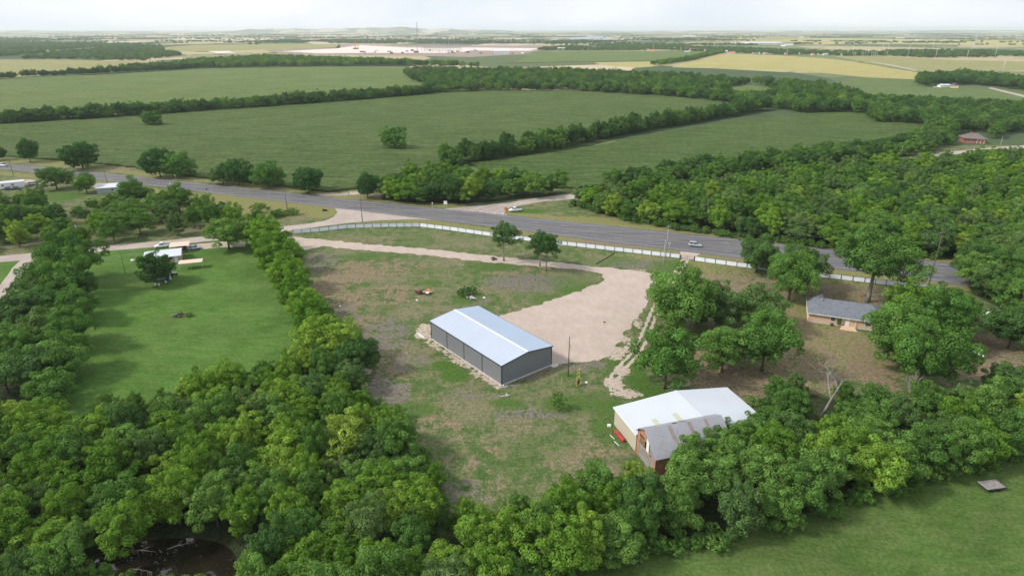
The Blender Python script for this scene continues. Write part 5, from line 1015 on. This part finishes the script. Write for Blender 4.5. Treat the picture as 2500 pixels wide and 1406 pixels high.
# ------------------------------------------------------------------ vehicles
def loft(mb, secs):
    n = len(secs[0]); k = len(mb.v)
    for s in secs: mb.v += [Vector(p) for p in s]
    for i in range(len(secs) - 1):
        for j in range(n): a = k + i * n + j; b = k + i * n + (j + 1) % n; mb.f.append((a, b, b + n, a + n))
    mb.f.append(tuple(k + j for j in reversed(range(n)))); mb.f.append(tuple(k + (len(secs) - 1) * n + j for j in range(n))); return mb
def car(kind, px, py, head, paint, label, group=None):
    p = G(px, py); r = thing({'pickup': 'pickup_truck', 'suv': 'suv_car', 'sedan': 'sedan_car'}[kind], label, {'pickup': 'pickup', 'suv': 'car', 'sedan': 'car'}[kind], p + Vector((0, 0, .04)), head, group)
    L, W, hb, ht = {'pickup': (5.7, 1.95, 1.15, 1.85), 'suv': (4.7, 1.9, 1.1, 1.72), 'sedan': (4.8, 1.85, .98, 1.45)}[kind]; w2 = W / 2; x0, x1 = -L / 2, L / 2
    def sec(x, wd, zb, zt): return [(x, -wd * .92, zb), (x, -wd, zb + (zt - zb) * .35), (x, -wd * .97, zt - .08), (x, -wd * .86, zt), (x, wd * .86, zt), (x, wd * .97, zt - .08), (x, wd, zb + (zt - zb) * .35), (x, wd * .92, zb)]
    hood = hb - .05; rear = {'pickup': hb, 'suv': hb, 'sedan': hb + .02}[kind]
    loft(MB(), [sec(x0, w2 * .88, .45, rear - .1), sec(x0 + .2, w2 * .97, .3, rear), sec(x0 + L * .3, w2, .28, hb + .02), sec(x0 + L * .62, w2, .28, hb), sec(x1 - L * .2, w2 * .98, .28, hood - .03), sec(x1 - .25, w2 * .92, .3, hood - .16), sec(x1, w2 * .8, .42, hood - .32)]).build('body', paint, r, True)
    g0, g1, t0, t1 = {'pickup': (-.35, 1.35, -.15, .75), 'suv': (-2.2, 1.05, -1.85, .3), 'sedan': (-1.75, 1.0, -1.05, .25)}[kind]
    lo = lambda x, z, k: [(x, -w2 * k, z), (x, w2 * k, z)]
    cb = MB(); cb.hexa([(g0, -w2 * .9, hb), (g1, -w2 * .9, hb), (g1, w2 * .9, hb), (g0, w2 * .9, hb)], [(t0, -w2 * .72, ht), (t1, -w2 * .72, ht), (t1, w2 * .72, ht), (t0, w2 * .72, ht)]); cab = cb.build('cabin_glass', 'glass_dark', r)
    MB().hexa([(t0 - .04, -w2 * .74, ht - .04), (t1 + .05, -w2 * .74, ht - .04), (t1 + .05, w2 * .74, ht - .04), (t0 - .04, w2 * .74, ht - .04)], [(t0, -w2 * .66, ht + .05), (t1, -w2 * .66, ht + .05), (t1, w2 * .66, ht + .05), (t0, w2 * .66, ht + .05)]).build('roof', paint, r)
    for s in (-1, 1):
        for (xa, xb) in ((g0, t0), (g1, t1), ((g0 + g1) / 2, (t0 + t1) / 2)): MB().tube([(xa, s * w2 * .9, hb - .02), (xb, s * w2 * .725, ht)], .06, 4).build('pillar', paint, r)
    if kind == 'pickup':
        MB().box(x0 + .15, g0 - .1, -w2 * .78, w2 * .78, hb - .06, hb + .022).build('bed', 'trim_black', r)
    for x in (x0 + L * .2, x1 - L * .19):
        for s in (-1, 1):
            t_ = MB().tube([(x, s * (w2 - .2), .34), (x, s * (w2 + .01), .34)], .34, 14).build('tyre', 'tyre', r); MB().tube([(x, s * (w2 - .05), .34), (x, s * (w2 + .02), .34)], .2, 10).build('rim', 'rim', t_)
    for s in (-1, 1): MB().box(x1 - .22, x1 - .02, s * w2 * .68 - .16, s * w2 * .68 + .16, hood - .42, hood - .27).build('headlight', 'lamp', r); MB().box(x0 - .01, x0 + .1, s * w2 * .72 - .12, s * w2 * .72 + .12, rear - .4, rear - .2).build('tail_light', 'tail_lamp', r)
    return r
def vehicles():
    hd = math.atan2(-.3624, .932)
    car('suv', 1697, 602, hd, 'car_silver', 'silver car driving on the highway near the gate'); car('pickup', 1258, 516, R(196), 'car_white', 'white pickup parked on the grass corner by the orange sign')
    car('sedan', 206, 431, hd + math.pi, 'car_silver', 'silver car on the highway at the left'); car('pickup', 8, 406, hd + math.pi, 'car_white', 'white truck on the highway at the left picture edge')
    car('sedan', 475, 609, R(20), 'car_silver', 'silver car parked on the dirt drive beside the small house'); car('pickup', 399, 604, R(202), 'car_white', 'white pickup parked under the tan carport'); car('suv', 448, 611, R(20), 'car_dark', 'dark car parked between small house and silver car')
    car('sedan', 22, 464, R(10), 'car_dark', 'dark car parked in front of the trailer home'); car('sedan', 40, 463, R(12), 'car_dark', 'second dark car, right of the one by the trailer home'); car('suv', 82, 452, R(30), 'car_silver', 'grey car on the grass by the looping drive'); car('pickup', 5, 795, R(110), 'car_white', 'white vehicle half hidden by trees at the left edge'); car('suv', 2283, 215, R(5), 'car_white', 'white vehicle beside the farm shed at the upper right')

# ------------------------------------------------------------------ signs and loose things
def signs_and_junk():
    p = G(1235, 517); r = thing('road_work_sign', 'orange diamond road work sign beside the white pickup', 'sign', p, R(8)); MB().tube([(-.6, 0, 0), (0, 0, .8), (.6, 0, 0)], .04, 5).tube([(0, .5, 0), (0, 0, .8)], .04, 5).build('stand', 'steel_pale', r)
    MB().slab([(0, -.05, .5), (.85, -.05, 1.35), (0, -.05, 2.2), (-.85, -.05, 1.35)], .04).build('sign_board', 'sign_orange', r)
    def sign(px, py, w_, h, z, mat, label, rot=0):
        r = thing('road_sign', label, 'sign', G(px, py), rot)
        for x in ((-.4 * w_, .4 * w_) if w_ > 1 else (0,)): MB().box(x - .05, x + .05, -.05, .05, 0, z).build('post', 'steel_pale', r)
        MB().box(-w_ / 2, w_ / 2, -.12, -.055, z, z + h).build('sign_board', mat, r)
    sign(1088, 503, 1.6, 1.5, .8, 'white_paint', 'white notice board before the trees beyond the junction', R(-15)); sign(1056, 507, .5, .8, 1.6, 'white_paint', 'narrow white sign left of the notice board beyond the junction'); sign(429, 437, .8, .9, 1.6, 'white_paint', 'small white sign by the touching tree pair beyond the highway'); sign(417, 458, .6, .8, 1.6, 'white_paint', 'small sign post on the near highway edge before the scrub'); sign(506, 472, .6, .8, 1.5, 'trim_black', 'dark road sign on the near highway edge by the scrub')
    sign(852, 478, .8, 1.2, .3, 'concrete', 'pale marker at the field entrance beyond the highway')
    r = thing('mailbox_pair', 'two dark mailboxes on one post at the highway edge, right', 'mailbox', G(2246, 690), R(-20)); MB().box(-.06, .06, -.06, .06, 0, 1.0).box(-.7, .7, -.06, .06, 1.0, 1.06).build('post', 'pole_grey', r)
    for x in (-.45, .45): MB().box(x - .2, x + .2, -.3, .3, 1.06, 1.25).tube([(x, -.3, 1.25), (x, .3, 1.25)], .2, 8).build('mailbox', 'trim_black', r)
    r = thing('roadside_mailbox', 'dark mailbox on the side road edge at the far left', 'mailbox', G(101, 628)); MB().box(-.05, .05, -.05, .05, 0, 1.0).build('post', 'pole_grey', r); MB().box(-.18, .18, -.3, .3, 1.0, 1.25).tube([(0, -.3, 1.25), (0, .3, 1.25)], .18, 8).build('mailbox', 'trim_black', r)
    a = (G(1639, 590)); r = thing('ranch_gate_sign', 'white open V-shaped bracket on a post beside the highway', 'sign', G(1634, 601), R(-10)); MB().tube([(-.5, 0, 1.4), (0, 0, .6), (.5, 0, 1.4), (-.5, 0, 1.4)], .05, 5).build('bracket', 'white_paint', r); MB().tube([(0, 0, 0), (0, 0, .65)], .05, 5).build('post', 'white_paint', r)
    # yellow ladder-like frame beside the barn
    p = G(1408, 944); r = thing('pipe_rack', 'yellow upright pipe frame with rungs standing beside the barn pole', 'rack', p, R(58)); hh = 4.0
    for x in (0, 1.25): MB().tube([(x, 0, 0), (x, 0, hh + (.25 if x else 0))], .07, 6).build('upright', 'yellow_paint', r)
    for z in (1.1, 2.2, 3.1, 4.0): MB().tube([(0, 0, z), (1.25, 0, z + .12)], .05, 6).build('rung', 'yellow_paint', r)
    MB().slab([(.1, -.06, 1.5), (1.15, -.06, 1.6), (1.15, -.06, .3), (.1, -.06, .3)], .05).build('panel', 'trim_black', r)
    tag(MB().tube([(0, 0, 0), (.05, 0, 1.4), (.12, 0, 2.6)], .05, 6).tube([(.1, 0, 2.5), (.13, 0, 2.66)], .07, 6).build('marker_stake', 'yellow_paint'), 'thin yellow stake in the grass left of the yellow pipe frame', 'stake').location = G(1370, 945)
    # scrap heaps
    def heap(px, py, name, label, cat, spec, seed, rad):
        root = thing(name, label, cat, G(px, py)); rr = random.Random(seed)
        for nm, mat, n, dx, dy, kind in spec:
            for i in range(n):
                x, y, z = dx + rr.gauss(0, rad * .35), dy + rr.gauss(0, rad * .25), rr.uniform(.1, .7); L = rr.uniform(.5, 1.5); an = rr.uniform(0, 6.28); d = Vector((math.cos(an), math.sin(an), rr.uniform(-.3, .5))).normalized() * L; q = Vector((x, y, z))
                if kind == 'bar': MB().tube([q - d * .7, q + d * .7], rr.uniform(.05, .1), 5).build(nm, mat, root)
                elif kind == 'bend': MB().tube([q - d * .5, q + Vector((0, 0, .35)), q + d * .4 + Vector((.3, .2, -.1))], rr.uniform(.05, .09), 5).build(nm, mat, root)
                else:
                    u = d.cross(Vector((0, 0, 1))).normalized() * rr.uniform(.3, .6); MB().slab([q - d * .5 - u, q + d * .5 - u, q + d * .5 + u + Vector((0, 0, .1)), q - d * .5 + u], rr.uniform(.06, .25)).build(nm, mat, root)
        return root
    heap(1034, 716, 'scrap_heap', 'heap of maroon, orange and white scrap in the yard', 'scrap', [('scrap_bar', 'wood_dark', 12, -1.6, .4, 'bar'), ('scrap_sheet', 'maroon_scrap', 14, -.9, 0, 'sheet'), ('scrap_sheet', 'orange_paint', 7, .9, .4, 'sheet'), ('scrap_sheet', 'white_paint', 6, 1.2, -.4, 'sheet'), ('scrap_bar', 'orange_paint', 6, 1.8, .4, 'bar'), ('scrap_bar', 'trim_black', 6, 1.4, -.9, 'bar')], 3, 1.6)
    heap(1147, 730, 'rubble_heap', 'weedy heap of black and white rubbish behind the grey barn', 'rubble', [('rubble_sheet', 'trim_black', 12, .4, .2, 'sheet'), ('rubble_bar', 'white_paint', 12, .4, -.5, 'bend'), ('rubble_bar', 'white_paint', 8, .8, -.4, 'bar')], 4, 1.6)
    for i, (x, y) in enumerate([(1126, 725), (1138, 719), (1155, 718)]): tree_px(x, y, 24, 20, 'shrub', ['weed bush at the left end of the black and white rubbish heap', 'weed bush at the back of the black and white rubbish heap', 'weed bush at the right end of the black and white rubbish heap'][i], None, (.4, .7, .5), 'bush')
    heap(440, 772, 'brush_pile', 'low burnt brush pile in the middle of the left lawn', 'brush pile', [('stick', 'wood_dark', 26, 0, 0, 'bar'), ('stick', 'pole_grey', 12, -.6, 0, 'bar'), ('stick', 'wood_tan', 4, 1.2, .1, 'bar')], 5, 2.0)
    tree_px(463, 773, 20, 10, 'shrub', 'weed tuft at the right end of the brush pile', name='bush')
    heap(1205, 634, 'brush_pile', 'small brown brush pile left of the slender tree by the drive', 'brush pile', [('stick', 'wood_dark', 12, 0, 0, 'bar'), ('stick', 'maroon_scrap', 8, 0, 0, 'bend')], 6, 1.0)
    heap(793, 515, 'tyre_scrap', 'black scrap lump on the verge grass left of the junction', 'scrap', [('rubber_piece', 'tyre', 8, 0, 0, 'sheet')], 8, .9)
    heap(1236, 968, 'litter_scatter', 'small pale green litter in the grass below the barn corner', 'litter', [('litter_piece', 'steel_pale', 4, 0, 0, 'bar')], 9, .7)
    # flatbed trailer on the lower right lawn
    p = G(2418, 1190); r = thing('flatbed_trailer', 'old grey wooden flatbed trailer at the edge of the lower right lawn', 'trailer', p, R(10)); L, W = 3.7, 2.2
    for i in range(9): w_ = W / 9; MB().box(-L / 2, L / 2, -W / 2 + i * w_ + .01, -W / 2 + (i + 1) * w_ - .01, .62, .68).build('plank', 'board_weathered', r)
    MB().box(-L / 2 - .05, L / 2 + .05, -W / 2 - .08, -W / 2 - .005, .5, .74).box(-L / 2 - .05, L / 2 + .05, W / 2 + .005, W / 2 + .08, .5, .74).box(-L / 2 - .1, -L / 2 - .005, -W / 2, W / 2, .5, .7).box(L / 2 + .005, L / 2 + .1, -W / 2, W / 2, .5, .7).build('frame', 'trim_black', r)
    for x in (-.45, .45):
        for s in (-1, 1): MB().tube([(x, s * (W / 2 - .1) - .1, .32), (x, s * (W / 2 - .1) + .1, .32)], .32, 12).build('wheel', 'tyre', r)
    MB().tube([(L / 2, -.6, .58), (L / 2 + 1.1, 0, .5), (L / 2, .6, .58)], .05, 5).build('drawbar', 'trim_black', r)
    # dead trees
    def dead(px, py, hpx, label, seed, spread=.5, mat='bark_pale', lean=(0, 0)):
        p = G(px, py); h = hpx * mpp(p) / .93; r = thing('dead_tree', label, 'tree', p); rr = random.Random(seed); mb = MB(); lb = MB()
        def grow(q, d, L, rad, lvl, m):
            pts = [q]; rs = [rad]
            for i in range(4):
                k_ = .12 if lvl == 0 else .25; d = (d + Vector((rr.gauss(0, k_), rr.gauss(0, k_), rr.gauss(.06, .12)))).normalized(); q = q + d * L / 4; pts.append(q); rs.append(rad * (1 - .16 * (i + 1)))
                if lvl < 3 and i >= (1 if lvl == 0 else 0) and rr.random() < .9: grow(q, (d + Vector((rr.gauss(0, .9), rr.gauss(0, .9), rr.uniform(-.1, .4)))).normalized(), L * rr.uniform(.45, .7), rad * .55, lvl + 1, lb)
            m.tube(pts, rs, 6 if lvl < 2 else 4)
        grow(Vector((0, 0, -.2)), Vector((lean[0], lean[1], 1)).normalized(), h * .8, .34, 0, mb); mb.build('trunk', mat, r, True); lb.build('branches', mat, r, True)
    dead(2003, 1020, 135, 'bare grey dead tree rising from the wood right of the white roof', 2); dead(2215, 1000, 62, 'second bare dead tree in the wood below the ranch yard', 6); dead(1045, 1330, 0.1, 'x', 1) if False else None
    # dead branches on the pond bank
    rr = random.Random(4)
    for i, (x, y, l) in enumerate([(345, 1345, 'bare branches fallen on the left bank of the pond'), (430, 1335, 'fallen branch reaching into the middle of the pond'), (340, 1392, 'pale dead trunk standing in the pond shallows')]):
        p = G(x, y, -1.0); mb = MB(); d0 = rr.uniform(-.4, .6)
        main = Vector((math.cos(d0), math.sin(d0), .12)); Lm = rr.uniform(4, 6); mb.tube([p - main * Lm * .4, p + Vector((0, 0, .25)), p + main * Lm * .6], [.12, .1, .03], 5)
        for k in range(9):
            q = p + main * Lm * rr.uniform(-.2, .55) + Vector((0, 0, .15)); an = d0 + rr.choice((-1, 1)) * rr.uniform(.4, 1.1); L = rr.uniform(.7, 2.0)
            mb.tube([q, q + Vector((math.cos(an) * L * .5, math.sin(an) * L * .5, rr.uniform(.05, .4))), q + Vector((math.cos(an) * L, math.sin(an) * L, rr.uniform(0, .5)))], [.045, .03, .012], 4)
        tag(mb.build('fallen_branch', 'bark_pale'), l, 'branch', 'fallen branches at the pond')
    # small leftovers in the yard
    for i, (x, y, l) in enumerate([(1018, 733, 'white scrap stone left of the scrap heap'), (830, 748, 'white bag on the bare soil near the tree row'), (1182, 727, 'pale stone right of the rubbish heap'), (1475, 787, 'dark clod on the gravel lot'), (1432, 934, 'pale stone beside the yellow pipe frame')]):
        mb = MB(); n = 7; rr = random.Random(i); mb.tube([(0, 0, 0), (.05, 0, .18), (0, .05, .3)], [rr.uniform(.3, .45), rr.uniform(.25, .35), .08], n); tag(mb.build('loose_stone', 'trim_black' if 'dark' in l else 'white_paint'), l, 'stone').location = G(x, y)
    tag(MB().tube([G(1455, 645, .06), G(1478, 632, .06), G(1500, 617, .06)], .16, 6).build('drain_hose', 'tyre'), 'black drain pipe lying across the grass between fence and gravel drive', 'pipe')

# ------------------------------------------------------------------ far industrial things
def far_things():
    def shed(px, py, wpx, hpx, dpx, label, mat='roof_white', name='warehouse'):
        p = G(px, py); s = mpp(p); r = thing(name, label, 'building', p); w_, h = wpx * s, max(5, hpx * s); d = dpx
        MB().box(0, w_, 0, d, 0, h).build('wall', 'white_paint', r); MB().slab([(-1, -1, h), (w_ + 1, -1, h), (w_ + 1, d / 2, h + 3), (-1, d / 2, h + 3)], .4).slab([(-1, d / 2, h + 3), (w_ + 1, d / 2, h + 3), (w_ + 1, d + 1, h), (-1, d + 1, h)], .4).build('roof', mat, r)
        for i in range(4): MB().box(w_ * (.12 + .22 * i), w_ * (.2 + .22 * i), -.3, -.05, .2, min(4.5, h * .6)).build('dock_door', 'steel_pale', r)
    shed(1822, 110, 98, 4, 260, 'huge white warehouse roof on the plain at the right'); shed(1918, 114, 20, 3, 60, 'small white warehouse right of the huge one'); shed(1205, 133, 38, 7, 40, 'white site office block at the construction site', name='site_office'); shed(1500, 78.5, 170, 2.2, 300, 'long white factory close to the horizon'); shed(1360, 123, 20, 4, 30, 'white farm building behind the olive field'); shed(1965, 79.5, 20, 1.6, 100, 'white building near the horizon below the water tower'); shed(1762, 130, 14, 4, 14, 'pale barn at the far corner of the yellow field')
    rr = random.Random(12)
    for i in range(40):
        x, y = rr.uniform(40, 2480), rr.uniform(82, 104)
        if 690 < x < 1330 and y > 100: continue
        p = G(x, y); w_, d, h = rr.uniform(18, 60), rr.uniform(12, 30), rr.uniform(4, 8); r = thing('distant_building', 'tiny pale building scattered on the hazy plain', 'building', p, rr.uniform(-.4, .4), 'far scattered buildings'); MB().box(0, w_, 0, d, 0, h).build('wall', 'white_paint', r); MB().slab([(-.5, -.5, h), (w_ + .5, -.5, h), (w_ + .5, d / 2, h + 2), (-.5, d / 2, h + 2)], .3).slab([(-.5, d / 2, h + 2), (w_ + .5, d / 2, h + 2), (w_ + .5, d + .5, h), (-.5, d + .5, h)], .3).build('roof', rr.choice(['roof_white', 'steel_pale', 'tan_metal']), r)
    for i in range(16):
        x, y = rr.uniform(1340, 2060), rr.uniform(122, 134); p = G(x, 122 + (x - 1340) / 720 * 14 + rr.uniform(-1, 1)); w_, d, h = rr.uniform(9, 18), rr.uniform(7, 10), 3.2; r = thing('roadside_house', 'small pale house in the row along the far road behind the yellow field', 'house', p, rr.uniform(-.4, .4), 'houses along the far road'); MB().box(0, w_, 0, d, 0, h).build('wall', 'white_paint', r); MB().slab([(-.5, -.5, h), (w_ + .5, -.5, h), (w_ + .5, d / 2, h + 2), (-.5, d / 2, h + 2)], .3).slab([(-.5, d / 2, h + 2), (w_ + .5, d / 2, h + 2), (w_ + .5, d + .5, h), (-.5, d + .5, h)], .3).build('roof', rr.choice(['roof_white', 'crane_red', 'steel_pale']), r)
    def crane(px, py, hpx, lean, label, mat):
        p = G(px, py); s = mpp(p); H_ = hpx * s; r = thing('crawler_crane', label, 'crane', p); k = s * .55
        MB().box(-6, 6, -5, 5, 0, 2).build('tracks', 'trim_black', r); MB().box(-5, 7, -3, 3, 2, 6).build('cab', mat, r)
        top = Vector((lean * H_, 0, H_)); q = top.normalized().cross(Vector((0, 1, 0))) * 1.6
        for o_ in (-1, 1): MB().tube([Vector((3, 0, 4)) + q * o_, top + q * o_ * .3], k * .5, 4).build('boom_chord', mat, r)
        for i in range(8): a, b = Vector((3, 0, 4)).lerp(top, i / 8), Vector((3, 0, 4)).lerp(top, (i + 1) / 8); MB().tube([a - q * (1 - .7 * i / 8), b + q * (1 - .7 * (i + 1) / 8)], k * .3, 4).build('boom_lattice', mat, r)
        MB().tube([top, top + Vector((3, 0, -H_ * .35))], k * .2, 4).build('hoist_rope', 'trim_black', r)
    crane(866, 121, 24, .12, 'red crawler crane on the construction site', 'crane_red'); crane(1017, 129, 68, .06, 'tallest dark crane at the construction site', 'pole_grey'); crane(1058, 108, 28, .35, 'slanting dark crane behind the construction site', 'pole_grey'); crane(872, 121, 9, .2, 'small yellow crane beside the red one', 'yellow_paint')
    p = G(1030, 127); s = mpp(p); r = thing('steel_frame', 'steel frame of a building going up on the construction site', 'building frame', p); Wd = 92 * s
    for i in range(14):
        for y in (0, 60, 120): MB().box(Wd * i / 13 - .5, Wd * i / 13 + .5, y - .5, y + .5, 0, 24).build('column', 'pole_grey', r)
    for y in (0, 60, 120):
        for z in (12, 23): MB().box(0, Wd * (.55 if z > 20 else 1), y - .4, y + .4, z, z + .9).build('beam', 'pole_grey', r)
    for i in range(34):
        x, y = rr.uniform(880, 1290), rr.uniform(124, 133); p = G(x, y); q = MB().box(-7, 7, -2, 2, .8, 4.2).box(-6, -4, -2.1, 2.1, 0, .9).box(4, 6, -2.1, 2.1, 0, .9).build('site_trailer', rr.choice(['trim_black', 'white_paint', 'pole_grey', 'maroon_scrap', 'car_silver'])); q.location = p; q.rotation_euler.z = rr.uniform(0, 3); tag(q, 'small trailer or container parked on the construction site', 'container', 'containers on the construction site')
    p = G(2188, 80); s = mpp(p); r = thing('water_tower', 'white water tower on the horizon at the right', 'water tower', p); k = s; H_ = 5.5 * s
    MB().tube([(0, 0, 0), (0, 0, H_)], .6 * k, 8).build('stem', 'white_paint', r); MB().tube([(0, 0, H_ - .5 * k), (0, 0, H_), (0, 0, H_ + 1.2 * k), (0, 0, H_ + 1.8 * k)], [.5 * k, 1.3 * k, 1.3 * k, .3 * k], 12).build('tank', 'white_paint', r, True)
    sheet('far_road', [(2130, 152), (2180, 159), (2240, 172), (2236, 174), (2176, 161), (2128, 153)], .05, 'gravel_grey', 20, 0); sheet('far_road', [(2420, 214), (2500, 233), (2560, 246), (2560, 251), (2500, 238), (2412, 216)], .05, 'gravel_grey', 10, 0)

def haze():
    m, t, o = newmat('haze'); q = T(t)
    v = q.n('ShaderNodeVolumePrincipled', {'Color': (.87, .935, 1.0, 1), 'Density': HAZE, 'Anisotropy': .2}); t.links.new(v.outputs[0], o.inputs['Volume'])
    ob = MB().box(-26000, 26000, -2500, 30000, -4, 125).build('haze', m); tag(ob, 'thin pale haze lying over the whole plain', 'haze', None, 'stuff')
HAZE = 5.5e-5

# ------------------------------------------------------------------ build
plant(); ground()
grey_barn(); workshop(); gambrel(); ranch(); left_house(); far_houses()
fence(); poles(); vehicles(); signs_and_junk(); far_things(); haze()
print('objects', len(bpy.data.objects), 'tris', sum(len(m.polygons) for m in bpy.data.meshes) * 2)
